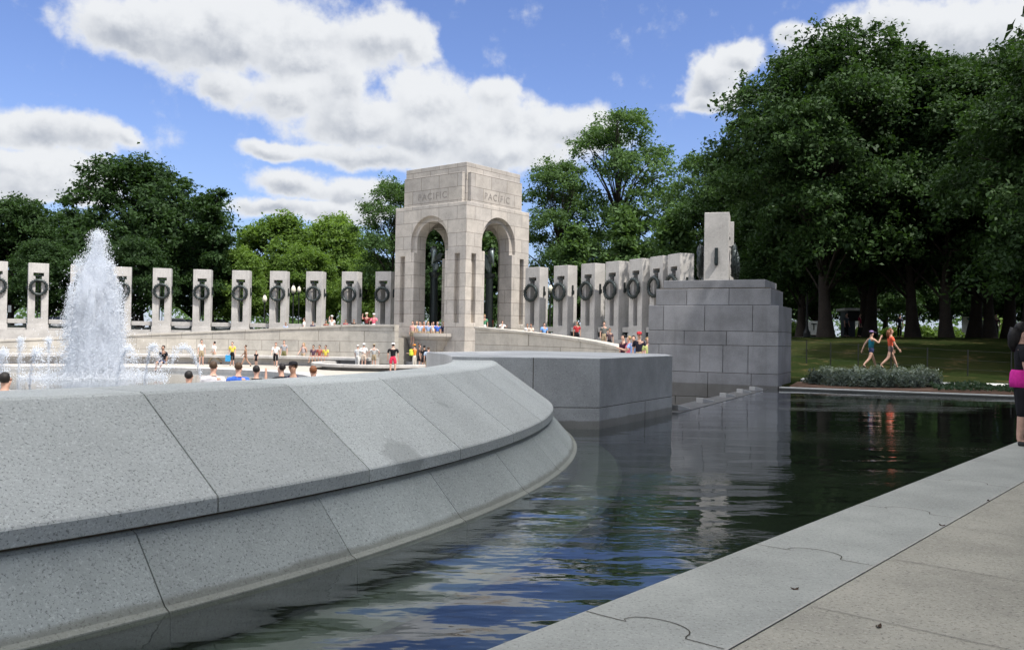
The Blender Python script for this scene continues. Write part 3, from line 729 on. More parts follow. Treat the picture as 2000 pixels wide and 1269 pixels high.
# balcony bowl on the plaza face
mb = MB(); prof = [(0.05, -0.55), (0.9, -0.45), (1.6, 0.3), (2.0, 0.95), (2.25, 1.12), (2.3, 1.2), (2.3, 1.42), (2.12, 1.42), (2.1, 1.1), (0.05, 1.05)]
n_ = 24; vs = [(r_*math.cos(a), -3.5-r_*0.62*math.sin(a), z) for (r_, z) in prof for a in np.linspace(0, math.pi, n_)]
mb.add(vs, [(i*n_+j, i*n_+j+1, (i+1)*n_+j+1, (i+1)*n_+j) for i in range(len(prof)-1) for j in range(n_-1)])
mb.build('balcony', M_ARCH, arch, fixn=True)

# round basin in front of the arch
bc = AC-ASo*8.2
basin = thing('fountain_basin', 'low round granite basin on the plaza in front of the arch', 'basin', (bc.x, bc.y, ZP))
mb = MB(); mb.lathe([(3.4, 0.0), (3.4, 0.16), (4.3, 0.22), (4.3, 0.38), (4.26, 0.40), (3.7, 0.40), (3.66, 0.2), (3.6, 0.02)], 56); mb.build('rim', M_PILLAR, basin, fixn=True)
mdark = mat('basin_water', (0.06, 0.075, 0.085), 0.08, 0.6)
mb = MB(); mb.lathe([(0.1, 0.23), (3.68, 0.23), (3.68, 0.2)], 48); mb.build('water', mdark, basin, fixn=True)

# oval plaza pool with jets
PC = Vector((-21.0, 38.0)); pa, pb = 12.0, 10.0
pool2 = thing('plaza_pool', 'wide oval pool with pale stone rim in the sunken plaza behind the parapet', 'pool', (PC.x, PC.y, ZP))
def ell(a, g, z): return ((pa+g)*math.cos(a), (pb+g)*math.sin(a), z)
mb = MB(); pr = [(0.9, 0.0), (0.9, 0.30), (0.86, 0.33), (0.05, 0.33), (0.0, 0.30), (0.0, 0.0)]; n_ = 80
vs = [ell(2*math.pi*i/n_, g, z) for i in range(n_) for (g, z) in pr]; k = len(pr)
mb.add(vs, [(i*k+j, i*k+j+1, ((i+1) % n_)*k+j+1, ((i+1) % n_)*k+j) for i in range(n_) for j in range(k-1)]); mb.build('rim', M_PILLAR, pool2, fixn=True)
mb = MB(); mb.add([ell(2*math.pi*i/n_, 0.02, 0.12) for i in range(n_)], [tuple(range(n_))]); mb.build('water', mdark, pool2)

msp = bpy.data.materials.new('spray'); msp.use_nodes = True
t = NT(msp.node_tree); o_ = t.n('ShaderNodeOutputMaterial')
d_ = t.n('ShaderNodeBsdfDiffuse'); d_.inputs[0].default_value = (0.86, 0.89, 0.93, 1)
tl = t.n('ShaderNodeBsdfTranslucent'); tl.inputs[0].default_value = (0.86, 0.89, 0.93, 1)
m1 = t.n('ShaderNodeMixShader'); m1.inputs[0].default_value = 0.5; t.nt.links.new(d_.outputs[0], m1.inputs[1]); t.nt.links.new(tl.outputs[0], m1.inputs[2])
t.nt.links.new(m1.outputs[0], o_.inputs[0])
def droplets(name, pts, sizes, stretch=1.6):
    pts = np.asarray(pts, float); n_ = len(pts); sizes = np.asarray(sizes)
    base_v = np.array([(1,0,0),(-1,0,0),(0,1,0),(0,-1,0),(0,0,stretch),(0,0,-stretch)])
    base_f = np.array([(0,2,4),(2,1,4),(1,3,4),(3,0,4),(2,0,5),(1,2,5),(3,1,5),(0,3,5)])
    v_ = (pts[:, None, :]+base_v[None]*sizes[:, None, None]).reshape(-1, 3)
    f_ = (base_f[None]+(np.arange(n_)*6)[:, None, None]).reshape(-1, 3)
    me = bpy.data.meshes.new(name); me.vertices.add(len(v_)); me.vertices.foreach_set('co', v_.ravel())
    me.loops.add(f_.size); me.loops.foreach_set('vertex_index', f_.ravel().astype(np.int32))
    me.polygons.add(len(f_)); me.polygons.foreach_set('loop_start', np.arange(0, f_.size, 3, dtype=np.int32)); me.update(calc_edges=True); return me
fz0 = ZP+0.12; fY = 40.0; fb = at(186, 700, fY)
def plume(cx, cy, hgt, wtop, wbot, n_):
    u = rng.rand(n_)**0.8                       # 1 at the top of the jet
    z = hgt*u
    wid = wtop+(wbot-wtop)*np.clip((1-u)*1.5, 0, 1)**0.7
    return np.c_[cx+rng.randn(n_)*0.5*wid, cy+rng.randn(n_)*0.5*wid, fz0+z+rng.randn(n_)*0.10]
pts = [plume(0.02, 0, 6.7, 0.34, 0.95, 24000), plume(-1.0, 0.1, 5.45, 0.24, 0.5, 7000), plume(0.72, -0.1, 5.3, 0.24, 0.5, 7000), plume(-0.45, 0.1, 5.6, 0.3, 0.6, 6000)]
for k_ in range(22):
    q = (k_+0.5)/22*2-1; cx = q*1.12+rng.randn()*0.05; env = 5.0-0.9*abs(q)**1.5 if abs(q) < 0.93 else 4.0
    if abs(abs(q)-0.72) < 0.08: env += 0.55
    pts.append(plume(cx, rng.randn()*0.55, env*(0.80+0.20*rng.rand()), 0.10, 0.50, 5200))
pts.append(plume(0, 0, 1.5, 1.0, 2.0, 8000))
sp = plume(0, 0, 5.6, 0.6, 2.4, 3500)
na = 12000; ra = 3.6*rng.rand(na)**0.8; aa = rng.rand(na)*2*math.pi; pts.append(np.c_[ra*np.cos(aa), ra*np.sin(aa), fz0+np.abs(rng.randn(na))*0.22*(1.4-ra/3.6)])
pts = np.vstack(pts+[sp]); sz = 0.006+0.018*rng.rand(len(pts))**3
fj = thing('fountain_jet', 'tall white fountain plume of spray rising from the plaza pool', 'fountain', (fb.x, fb.y, 0))
fj.scale = (0.88, 0.88, 1)
link('spray', droplets('spray', pts, sz), msp, fj)
mmist = bpy.data.materials.new('mist'); mmist.use_nodes = True
t = NT(mmist.node_tree); o_ = t.n('ShaderNodeOutputMaterial'); tcn = t.n('ShaderNodeTexCoord')
vs_ = t.n('ShaderNodeVolumePrincipled'); vs_.inputs['Color'].default_value = (0.93, 0.96, 1.0, 1); vs_.inputs['Anisotropy'].default_value = 0.2
nz = t.noise(t.v('MULTIPLY', tcn.outputs['Object'], (2.2, 2.2, 0.8)), 1.6, 4, 0.6)
t.put(vs_.inputs['Density'], t.ramp(nz, 0.38, 0.68, 0.5, 5.0)); t.nt.links.new(vs_.outputs[0], o_.inputs['Volume'])
mb = MB(); mb.lathe([(1.5, fz0), (1.35, fz0+0.8), (1.2, fz0+2.5), (1.05, fz0+3.9), (0.85, fz0+4.6), (0.45, fz0+5.4), (0.26, fz0+6.1), (0.1, fz0+6.6)], 24)
mb.build('mist', mmist, fj, fixn=True)
def arcjet(name, x0, x1, Yc, top, lab):
    a_, b_ = gp(x0, 700, ZP), None
    P0_ = Vector(((x0-1000)/F*Yc, Yc, fz0)); P1_ = Vector(((x1-1000)/F*Yc, Yc-0.8, fz0)); n_ = 1000
    u = rng.rand(n_); ps = np.array([tuple(P0_.lerp(P1_, q)+Vector((0, 0, 4*top*q*(1-q)))) for q in u])+rng.randn(n_, 3)*np.c_[0.03+0.10*u, 0.03+0.1*u, 0.02+0.10*u]
    c_ = (P0_+P1_)/2
    tag(link(name, droplets(name, ps-np.array(c_), 0.008+0.012*rng.rand(n_)), msp, loc=c_), lab, 'fountain', 'small arching fountain jets')
arcjet('water_jet', 2, 38, 34, 1.35, 'low arching water jet at the left edge of the photo')
arcjet('water_jet', 60, 108, 34, 1.4, 'low arching water jet just left of the tall fountain')
arcjet('water_jet', 230, 290, 37, 1.5, 'arching water jet at the right foot of the tall fountain')
arcjet('water_jet', 285, 330, 39, 1.55, 'arching water jet over the person sitting on the pool rim')
arcjet('water_jet', 400, 335, 36, 1.6, 'widest arching water jet, right of the tall fountain')
arcjet('water_jet', 38, 62, 44, 1.7, 'upright thin jet behind the two low arches on the left')
arcjet('water_jet', 97, 112, 44, 1.7, 'upright thin jet close left of the tall plume')

# ------------------------------------------------------------------ vegetation
def leaf_mesh(name, cent, nrm_bias, size, tint, squash=0.55):
    n_ = len(cent); nrm = rng.randn(n_, 3)+nrm_bias; nrm /= np.linalg.norm(nrm, axis=1)[:, None]
    up = rng.randn(n_, 3); a_ = np.cross(nrm, up); a_ /= np.linalg.norm(a_, axis=1)[:, None]; b_ = np.cross(nrm, a_)
    s_ = (size*(0.45+1.25*rng.rand(n_)**1.6))[:, None]
    bend = nrm*s_*0.25
    v_ = np.stack([cent-a_*s_, cent-b_*s_*squash+bend, cent+a_*s_, cent+b_*s_*squash+bend], 1).reshape(-1, 3)
    me = bpy.data.meshes.new(name); me.vertices.add(4*n_); me.vertices.foreach_set('co', v_.ravel())
    me.loops.add(4*n_); me.loops.foreach_set('vertex_index', np.arange(4*n_, dtype=np.int32))
    me.polygons.add(n_); me.polygons.foreach_set('loop_start', np.arange(0, 4*n_, 4, dtype=np.int32)); me.update(calc_edges=True)
    at_ = me.attributes.new('tint', 'FLOAT', 'POINT'); at_.data.foreach_set('value', np.repeat(tint, 4).astype(np.float32))
    return me
def tree_proto(name, H, rad, base, lobes, tips, per, lsize, lm, trunk_r, spread=0.75, shape='round', seed=1, gap=0.0):
    """H total height, crown from z=base to H, rad crown half width"""
    global rng
    keep = rng; rng = np.random.RandomState(seed)
    root = thing(name, 'x', 'tree')
    ch = (H-base); cz = base+ch*0.5
    L = []
    for i in range(lobes):
        a = 2*math.pi*(i*0.618+rng.rand()*0.2); u = (i+0.5)/lobes
        if shape == 'narrow': rr = rad*0.45*(1-0.6*u)
        elif shape == 'cone': rr = rad*0.55*(1-u)
        else: rr = rad*0.62*math.sqrt(max(0.05, 1-(2*abs(u-0.42))**2.2))
        z = base+ch*(0.12+0.78*u); lr = rad*(0.34+0.2*rng.rand())*(1.0 if shape == 'round' else 0.8*(1-0.5*u))
        L.append((rr*math.cos(a), rr*math.sin(a), z, lr, lr*(0.62+0.2*rng.rand())))
    w_ = np.array([l[3]**2 for l in L]); w_ /= w_.sum()
    idx = rng.choice(len(L), tips, p=w_); La = np.array(L)[idx]
    d_ = rng.randn(tips, 3); d_ /= np.linalg.norm(d_, axis=1)[:, None]; d_[:, 2] = np.where(d_[:, 2] < -0.35, -d_[:, 2]*0.6, d_[:, 2])
    q = (0.45+0.65*rng.rand(tips)**0.6)[:, None]
    tp_ = La[:, :3]+d_*q*La[:, 3:4]*np.c_[np.ones(tips), np.ones(tips), La[:, 4]/La[:, 3]]
    tp_[:, 2] = np.clip(tp_[:, 2], base*0.8, H)
    if gap:
        kf = np.sin(tp_[:, 0]*1.3+seed)*np.sin(tp_[:, 1]*1.1+1)*np.sin(tp_[:, 2]*1.2) < (1-gap)
        tp_ = tp_[kf]
    nt_ = len(tp_); cs = spread*(0.6+0.8*rng.rand(nt_))
    cen = np.repeat(tp_, per, 0)+rng.randn(nt_*per, 3)*np.repeat(cs, per)[:, None]*np.array([0.55, 0.55, 0.36])
    tint = np.clip(np.repeat(rng.rand(nt_), per)*0.6+rng.rand(nt_*per)*0.4, 0, 1)
    out = cen-np.array([0, 0, cz]); out /= np.linalg.norm(out, axis=1)[:, None]
    me = leaf_mesh('crown', cen, out*0.6+np.array([0, 0, 0.7]), lsize, tint)
    link('crown', me, lm, root)
    mb = MB()
    th = base+ch*(0.75 if shape != 'round' else 0.42)
    wob = [(0.12*math.sin(z*0.5+seed), 0.12*math.cos(z*0.43+seed), z) for z in np.linspace(0, th, 9)]
    rad_ = [trunk_r*(1.0-0.62*i/8) for i in range(9)]; rad_[0] = trunk_r*1.45; rad_[1] = trunk_r*1.02
    mb.tube([(0, 0, -0.6)]+wob, [trunk_r*1.7]+rad_, 12)
    lim = rng.choice(nt_, min(nt_, 46), replace=False)
    for k_ in lim:
        e_ = Vector(tp_[k_]); zb = min(th*0.97, max(base*1.15, e_.z-0.75*math.hypot(e_.x, e_.y)-0.3)); i0 = min(8, int(zb/th*8))
        s0 = Vector(wob[i0]); s0.z = zb; mid = s0.lerp(e_, 0.5)+Vector((rng.randn()*0.5, rng.randn()*0.5, 0.7+0.5*rng.rand()))
        r0 = max(0.03, trunk_r*(0.16+0.16*rng.rand()))
        mb.tube([s0, s0.lerp(mid, 0.5)+Vector((0, 0, 0.15)), mid, mid.lerp(e_, 0.5)+Vector((0, 0, 0.1)), e_], [r0, r0*0.8, r0*0.6, r0*0.4, 0.012], 5)
    mb.build('trunk', M_BARK, root, smooth=True)
    rng = keep
    return root
used = set()
def place(proto, px, Y, scale, label, rz=0.0, sz=None, group='park trees round the memorial', xy=None, z=None, leaf=None):
    x, y = xy if xy else ((px-1000)/F*Y, Y)
    zz = lawn(x, y) if z is None else z
    if proto.name not in used: r_ = proto; used.add(proto.name); r_.location = (x, y, zz); r_.rotation_euler.z = rz; r_['label'] = label
    else: r_ = dup(proto, (x, y, zz), rz, label)
    r_.scale = (scale, scale, sz or scale); r_['group'] = group
    return r_
T_ELM = tree_proto('elm_tree', 18.3, 6.7, 2.0, 20, 1350, 68, 0.122, L_DARK, 0.40, 0.62, 'round', 3, gap=0.2)
T_ELM2 = tree_proto('elm_tree', 17.9, 6.2, 1.9, 17, 1250, 68, 0.122, L_DARK, 0.36, 0.62, 'round', 11, gap=0.32)
T_AIRY = tree_proto('honey_locust', 20.5, 5.6, 4.5, 15, 470, 66, 0.135, L_MID, 0.30, 0.72, 'round', 5, gap=0.42)
T_OAK = tree_proto('oak_tree', 17.5, 8.0, 1.8, 18, 900, 58, 0.19, L_DARK, 0.45, 0.85, 'round', 8)
T_TALL = tree_proto('poplar_tree', 17.0, 3.4, 1.2, 12, 460, 56, 0.18, L_DARK, 0.3, 0.75, 'narrow', 9, gap=0.2)
T_LIME = tree_proto('lime_tree', 15.5, 5.8, 1.2, 15, 700, 56, 0.20, L_LIGHT, 0.3, 0.9, 'round', 13)
T_CONE = tree_proto('magnolia_tree', 12.5, 3.2, 0.4, 14, 420, 40, 0.20, L_MID, 0.22, 0.7, 'cone', 15)

# right hand mass
G = 'trees shading the lawn on the right'
place(T_ELM, 1610, 50, 0.955, 'huge dark elm filling the sky above the stepped wall, thickest trunk', 0.4, group=G)
place(T_ELM2, 1780, 52, 0.97, 'tall dark elm behind the woman in the orange top', 1.9, group=G)
place(T_ELM, 1905, 55, 0.95, 'dark elm right of the two walking women, behind the blue shirted person', 3.0, group=G)
place(T_ELM2, 1563, 57, 0.80, 'elm with leaning trunk beside the lamp post, left of the thickest trunk', 4.0, group=G)
place(T_AIRY, 1510, 62, 0.84, 'looser elm behind the leaning trunk, partly above the stepped wall', 0.9, group=G)
place(T_ELM2, 2010, 47, 0.92, 'dark elm at the right edge of the photo behind the woman in pink', 5.0, group=G)
place(T_ELM, 2120, 36, 0.78, 'nearest elm whose leaves hang in from the right edge', 2.2, group=G)
place(T_ELM2, 1690, 64, 0.95, 'elm standing behind the white roofed kiosk', 0.2, group=G)
place(T_AIRY, 1840, 66, 0.95, 'slender elm far back on the lawn left of the blue shirted person', 2.8, group=G)
for i, (px, Y, sc, pr, lab) in enumerate(((1470, 88, 0.62, T_OAK, 'low dark oak far behind the stepped wall'), (1590, 92, 0.66, T_OAK, 'low dark oak far behind the thickest trunk'), (1730, 84, 0.6, T_OAK, 'low dark oak far behind the walking women'),
        (1850, 94, 0.66, T_OAK, 'low dark oak far behind the slender elm'), (1960, 86, 0.6, T_OAK, 'low dark oak far behind the right edge bush'), (2080, 80, 0.7, T_OAK, 'low dark oak beyond the right edge'), (1655, 104, 0.7, T_OAK, 'dark oak closing the gap far behind the kiosk'), (1790, 108, 0.7, T_OAK, 'dark oak closing the gap far behind the big trunk'), (1905, 108, 0.7, T_OAK, 'dark oak far behind the blue shirted person'), (1530, 106, 0.7, T_OAK, 'dark oak far behind the lamp post'))):
    place(pr, px, Y, sc, lab, i*1.3, sz=sc*1.1, group=G)
for i, (x, y, sc) in enumerate(((30, 31, 0.95), (33, 43, 1.0), (40, 54, 1.0), (42, 36, 1.0), (29, 53, 0.9))):
    place([T_ELM2, T_ELM][i % 2], 0, 0, sc, 'elm shading the lawn outside the right edge of the photo, %s one' % ORD[i], i*2.1, group=G, xy=(x, y))
place(T_ELM, 1700, 58, 0.96, 'dark elm between the thickest trunk and the orange topped woman, set back', 2.9, group=G)
place(T_ELM2, 1850, 49, 0.88, 'dark elm in front of the slender one on the lawn', 0.7, group=G)
place(T_ELM2, 1968, 54, 1.0, 'tall elm closing the crown line near the right edge', 3.6, group=G)
place(T_ELM2, 1450, 68, 0.80, 'lower elm stepping down from the dark mass above the stepped wall', 1.2, group=G)
# between arch and right mass
G = 'trees behind the right pillar row'
place(T_AIRY, 1205, 86, 1.12, 'tallest airy tree with pale leaves right of the arch', 0.3, group=G)
place(T_AIRY, 1085, 84, 0.86, 'airy tree directly right of the arch top', 2.0, group=G)
place(T_ELM2, 1140, 95, 0.62, 'dark tree filling the gap behind the airy trees right of the arch', 2.6, group=G)
place(T_AIRY, 1375, 76, 0.80, 'airy tree left of the dark elms, above the stepped wall', 4.1, group=G)
place(T_ELM2, 1430, 84, 0.86, 'bushy tree behind the airy one above the stepped wall', 5.4, group=G)
place(T_CONE, 1215, 76, 1.0, 'dark pointed magnolia low behind the third and fourth right pillars', 0.5, group=G)
place(T_CONE, 1315, 72, 0.95, 'dark pointed magnolia low behind the far right pillars', 1.5, group=G)
place(T_CONE, 1120, 78, 0.9, 'dark magnolia low behind the first right pillars', 2.5, group=G)
place(T_CONE, 955, 84, 0.95, 'dark magnolia seen through the arch openings', 4.5, group=G)
place(T_OAK, 850, 92, 0.7, 'dark tree seen through the left opening of the arch', 1.0, group=G)
place(T_AIRY, 765, 92, 0.82, 'sparse tree showing past the left side of the arch', 3.3, group=G)
# left
G = 'trees behind the left pillar row'
place(T_OAK, 270, 98, 1.10, 'broad dark oak rising highest behind the fountain', 0.6, group=G)
place(T_TALL, 412, 94, 1.0, 'narrow dark poplar right of the broad oak', 1.0, group=G)
place(T_OAK, 20, 96, 0.82, 'rounded dark tree at the left edge of the photo', 2.6, group=G)
place(T_OAK, 150, 108, 0.86, 'dark tree between the left edge tree and the broad oak', 4.4, group=G)
place(T_OAK, 380, 108, 0.72, 'dark tree low behind the narrow poplar', 5.2, group=G)
place(T_OAK, -120, 95, 0.9, 'dark tree just beyond the left edge of the photo', 1.3, group=G)
place(T_LIME, 535, 112, 1.0, 'bright yellow green lime tree right of the narrow poplar', 0.7, group=G)
place(T_LIME, 655, 116, 1.04, 'bright lime tree with flat top left of the arch', 2.7, group=G)
place(T_LIME, 600, 100, 0.66, 'smaller lime tree between the two bright ones', 4.7, group=G)
place(T_LIME, 715, 104, 0.62, 'low bright lime tree close to the arch', 5.7, group=G)
place(T_OAK, 740, 150, 0.75, 'distant dark tree crown low on the skyline beside the arch', 3.7, group=G)
place(T_LIME, 470, 96, 0.62, 'low lime tree behind the fifth left pillar', 3.1, group=G)
place(T_OAK, 90, 82, 0.48, 'small dark tree low behind the pillars left of the fountain', 0.1, group=G)
place(T_OAK, 260, 82, 0.5, 'small dark tree low behind the fountain spray', 2.1, group=G)
# shade trees on the walkway side of the pool
G = 'trees beside the walkway'
T_SHADE = tree_proto('elm_tree', 19.5, 6.8, 8.2, 16, 800, 34, 0.24, L_DARK, 0.38, 0.8, 'round', 21)
for i, (x, y, s_, r_) in enumerate(((6.2, -2.2, 1.0, 0.3), (9.5, 6.0, 1.0, 1.7), (15.0, 0.5, 1.0, 3.1), (12.0, 11.5, 0.92, 4.2), (18.2, 8.5, 1.0, 5.0), (17.5, 19.0, 0.95, 2.2), (0.8, -7.0, 1.0, 0.9), (22.5, 15.0, 1.0, 5.6), (9.5, -8.5, 1.0, 3.7))):
    place(T_SHADE, 0, 0, s_, 'tall shade elm over the walkway beside the pool, %s counted from the camera' % ORD[i], r_, group=G, xy=(x, y), z=-0.06)

# far wood that closes the view: one mass
n_ = 60000
aa = rng.rand(n_)*math.pi*1.1-0.05*math.pi; rr = 175+40*rng.rand(n_)
hh_ = (7.5+3.5*np.sin(aa*23)+2.5*np.sin(aa*51+1))*np.sqrt(rng.rand(n_))
me = leaf_mesh('treeline', np.c_[rr*np.cos(aa), rr*np.sin(aa), 0.5+hh_], np.array([0, -0.4, 0.6]), 0.42, np.clip(0.5+0.5*np.sin(aa*40)*rng.rand(n_), 0, 1), 0.6)
tag(link('treeline', me, L_MID), kind='stuff')

# planting bed shrubs
def shrub(px, py, r_, h_, lab, lm=L_GREY, z0=0.06):
    g = gp(px, py, z0); n_ = 1500
    d_ = rng.randn(n_, 3); d_ /= np.linalg.norm(d_, axis=1)[:, None]; d_[:, 2] = np.abs(d_[:, 2])
    q = (0.55+0.5*rng.rand(n_))[:, None]*(1+0.18*np.sin(d_[:, :1]*7+px)+0.15*np.sin(d_[:, 1:2]*9))
    cen = d_*q*np.array([r_, r_, h_])
    h_ *= 0.72; r_ *= 1.1; cen = d_*q*np.array([r_, r_, h_])
    root = thing('lavender_shrub', lab, 'shrub', (g.x, g.y, z0), group='grey shrubs by the pool')
    link('foliage', leaf_mesh('foliage', cen, d_*0.6+np.array([0, 0, 0.5]), 0.05, rng.rand(n_), 0.4), lm, root)
    mb = MB()
    for k_ in range(12):
        mb.tube([(0, 0, -0.05), tuple(Vector(cen[k_])*0.5), tuple(cen[k_])], [0.02, 0.012, 0.005], 5)
    mb.build('stem', M_BARK, root)
shr = [(1600, 748, 0.44, 0.50, 'grey green shrub nearest to the stepped wall'), (1640, 751, 0.46, 0.52, 'grey shrub second from the stepped wall'), (1683, 753, 0.5, 0.55, 'grey shrub below the woman in blue'),
       (1725, 754, 0.48, 0.55, 'grey shrub below the woman in the orange top'), (1767, 754, 0.5, 0.5, 'silvery shrub right of the woman in orange'), (1808, 753, 0.46, 0.52, 'last tall grey shrub before the pale path'),
       (1618, 735, 0.5, 0.5, 'grey shrub in the back row near the path start'), (1665, 737, 0.5, 0.5, 'back row grey shrub left of the woman in blue'), (1710, 738, 0.5, 0.55, 'back row grey shrub between the two women'), (1755, 739, 0.5, 0.55, 'back row grey shrub at the heel of the woman in orange'), (1800, 740, 0.5, 0.62, 'tallest back row shrub at the right end of the bed')]
for a in shr: shrub(*a)
n_ = 9000
uu = 4.2+9*rng.rand(n_); vv = 0.5+2.6*rng.rand(n_)
cv = np.array([fe(u, v, 0.06+0.20*abs(math.sin(u*2.1)*math.cos(v*3))*q+0.03) for u, v, q in zip(uu, vv, rng.rand(n_))])
tag(link('ground_cover', leaf_mesh('ground_cover', cv, np.array([0, 0, 1.0]), 0.045, rng.rand(n_), 0.5), L_COVER), kind='stuff')

# ------------------------------------------------------------------ fence, lamps, signs, kiosk, cars
fence = thing('wire_fence', 'thin black post and wire fence along the lawn behind the shrubs', 'fence')
fp = [lawn_hit(x, y) for (x, y, Y) in ((1541, 706, 45), (1575, 710, 43), (1622, 714, 41), (1676, 719, 38.5), (1740, 723, 36), (1811, 728, 34), (1890, 734, 32), (1975, 740, 30))]
tops = []
for p in fp:
    z0 = lawn(p.x, p.y); tops.append(Vector((p.x, p.y, z0+0.95)))
    MB().tube([(p.x, p.y, z0-0.2), (p.x, p.y, z0+1.0)], 0.022, 7).build('post', M_METAL, fence)
mb = MB()
for q in (0.0, -0.35, -0.7): mb.tube([t_+Vector((0, 0, q)) for t_ in tops], 0.004, 5)
mb.build('wire', M_METAL, fence)
def lamp(px, py, Y, lab, tall=4.2):
    p = at(px, py, Y); z0 = lawn(p.x, p.y); h = p.z-z0
    root = thing('street_lamp', lab, 'lamp', (p.x, p.y, z0), group='globe lamps in the park')
    mb = MB(); mb.lathe([(0.22, 0), (0.22, 0.3), (0.11, 0.55), (0.07, 0.8), (0.055, h-0.45), (0.12, h-0.35), (0.13, h-0.28)], 12); mb.build('post', M_METAL, root)
    mb = MB(); mb.lathe([(0.10, h-0.28), (0.20, h-0.1), (0.22, h+0.08), (0.16, h+0.27), (0.07, h+0.42)], 14); mb.build('globe', M_GLOBE, root, smooth=True)
    mb = MB(); mb.lathe([(0.08, h+0.42), (0.05, h+0.5), (0.012, h+0.66)], 10); mb.build('finial', M_METAL, root)
lamp(517, 585, 82, 'globe lamp low between the fourth and fifth left pillars')
lamp(573, 567, 78, 'largest globe lamp between two sunlit pillars left of the arch')
lamp(584, 567, 96, 'middle globe of three beside the third left pillar')
lamp(592, 567, 104, 'smallest globe of three beside the third left pillar')
lamp(1075, 566, 76, 'globe lamp between the first two pillars right of the arch')
lamp(1577, 562, 55, 'dark lamp post beside the thick elm trunk on the lawn')
def signboard(px, py, Y, wd_, ht, lab):
    p = at(px, py, Y); z0 = lawn(p.x, p.y); root = thing('park_sign', lab, 'sign', (p.x, p.y, z0), group='white park signs'); h = p.z-z0
    MB().box(-wd_/2, wd_/2, -0.02, 0.02, h-ht/2, h+ht/2).build('panel', mat('sign_white', (0.75, 0.75, 0.73), 0.6), root, bevel=0.01, fixn=True)
    MB().tube([(0, 0.06, -0.1), (0, 0.06, h+ht/2)], 0.035, 7).build('post', M_METAL, root)
signboard(10, 603, 80, 0.32, 0.65, 'left one of the two small white signs by the left edge'); signboard(19, 603, 80, 0.3, 0.65, 'right one of the two small white signs by the left edge')
def car(px, py, Y, rz, rgb, lab):
    p = at(px, py, Y); z0 = lawn(p.x, p.y); root = thing('parked_car', lab, 'car', (p.x, p.y, z0), rz, 'cars parked beyond the pillars')
    prof = [(-2.2, 0.35), (-2.25, 0.75), (-2.1, 0.92), (-1.5, 0.98), (1.1, 1.0), (2.0, 0.86), (2.25, 0.7), (2.25, 0.38)]
    mb = MB(); n_ = len(prof); vs = [(x, y, z) for y in (-0.85, 0.85) for (x, z) in prof]
    mb.add(vs, [tuple(range(n_)), tuple(range(n_, 2*n_))[::-1]]+[(i, (i+1) % n_, (i+1) % n_+n_, i+n_) for i in range(n_)]); mb.build('body', mat('paint%s' % str(rgb), rgb, 0.3, 0.6), root, bevel=0.08, fixn=True)
    gl_ = [(-1.55, 0.985), (-1.05, 1.42), (0.35, 1.45), (1.0, 1.0)]; n_ = 4
    mb = MB(); vs = [(x, y*(0.72 if z < 1.2 else 0.62), z) for y in (-1, 1) for (x, z) in gl_]
    mb.add(vs, [tuple(range(n_)), tuple(range(n_, 2*n_))[::-1]]+[(i, (i+1) % n_, (i+1) % n_+n_, i+n_) for i in range(n_)]); mb.build('cabin_glass', mat('car_glass', (0.03, 0.035, 0.04), 0.1, 0.6), root, bevel=0.04, fixn=True)
    MB().box(-0.95, 0.3, -0.6, 0.6, 1.44, 1.475).build('roof', mat('paint%s' % str(rgb), rgb), root, bevel=0.015, fixn=True)
    for x in (-1.4, 1.4):
        for y in (-0.8, 0.8): MB().tube([(x, y-0.1, 0.33), (x, y+0.1, 0.33)], 0.33, 16).build('wheel', M_METAL, root)
car(118, 612, 92, 0.1, (0.6, 0.6, 0.6), 'silver car parked beyond the pillars left of the fountain')
car(352, 612, 92, 0.2, (0.5, 0.5, 0.52), 'grey car glimpsed between the pillars right of the fountain')
car(366, 610, 101, 0.0, (0.05, 0.06, 0.09), 'dark blue car behind the grey one right of the fountain')
car(432, 610, 95, 0.1, (0.65, 0.65, 0.62), 'white car glimpsed between the fifth and sixth left pillars')

# kiosk, hoarding
kp = at(1675, 607, 66); kz = lawn(kp.x, kp.y)
kiosk = thing('park_kiosk', 'dark park kiosk with flat white roof among the trunks', 'kiosk', (kp.x, kp.y, kz), -0.1)
h = kp.z-kz; hw = 60/F*66/2+0.1
MB().box(-hw, hw, -1.2, 1.2, h-0.02, h+0.16).build('roof', mat('white_paint', (0.78, 0.78, 0.76), 0.5), kiosk, bevel=0.02, fixn=True)
MB().box(-hw+0.3, hw-0.3, -0.9, 1.1, h-0.75, h-0.03).build('fascia', M_METAL, kiosk)
MB().box(-hw+0.3, -hw*0.3, -0.8, 1.0, -0.3, h-0.76).build('booth', mat('booth_dark', (0.05, 0.055, 0.07), 0.6), kiosk, bevel=0.02, fixn=True)
for x in (hw-0.4, hw*0.25): MB().box(x-0.07, x+0.07, -0.07, 0.07, -0.3, h-0.76).build('post', M_METAL, kiosk)
def hoarding(px0, px1, py0, py1, Y, txt, lab):
    a_, b_ = at(px0, py1, Y), at(px1, py1, Y); z1 = at(px0, py0, Y).z; c_ = (a_+b_)/2; z0 = lawn(c_.x, c_.y); hw = abs(b_.x-a_.x)/2
    root = thing('banner_fence', lab, 'banner', (c_.x, c_.y, z0), 0, 'white banners beyond the lawn')
    MB().box(-hw, hw, -0.03, 0.03, 0.15, z1-z0).build('panel', mat('banner_white', (0.80, 0.80, 0.77), 0.7), root, fixn=True)
    mb = MB()
    for x in np.linspace(-hw, hw, 5): mb.tube([(x, 0.09, -0.2), (x, 0.09, z1-z0+0.1)], 0.04, 6)
    mb.build('support', M_METAL, root)
    if txt:
        me = text_mesh(txt, (z1-z0)*0.62, 0.01); o = link('lettering', me, M_METAL, root); o.location = (0, -0.045, (z1-z0)*0.62); o.rotation_euler = (math.pi/2, 0, 0)
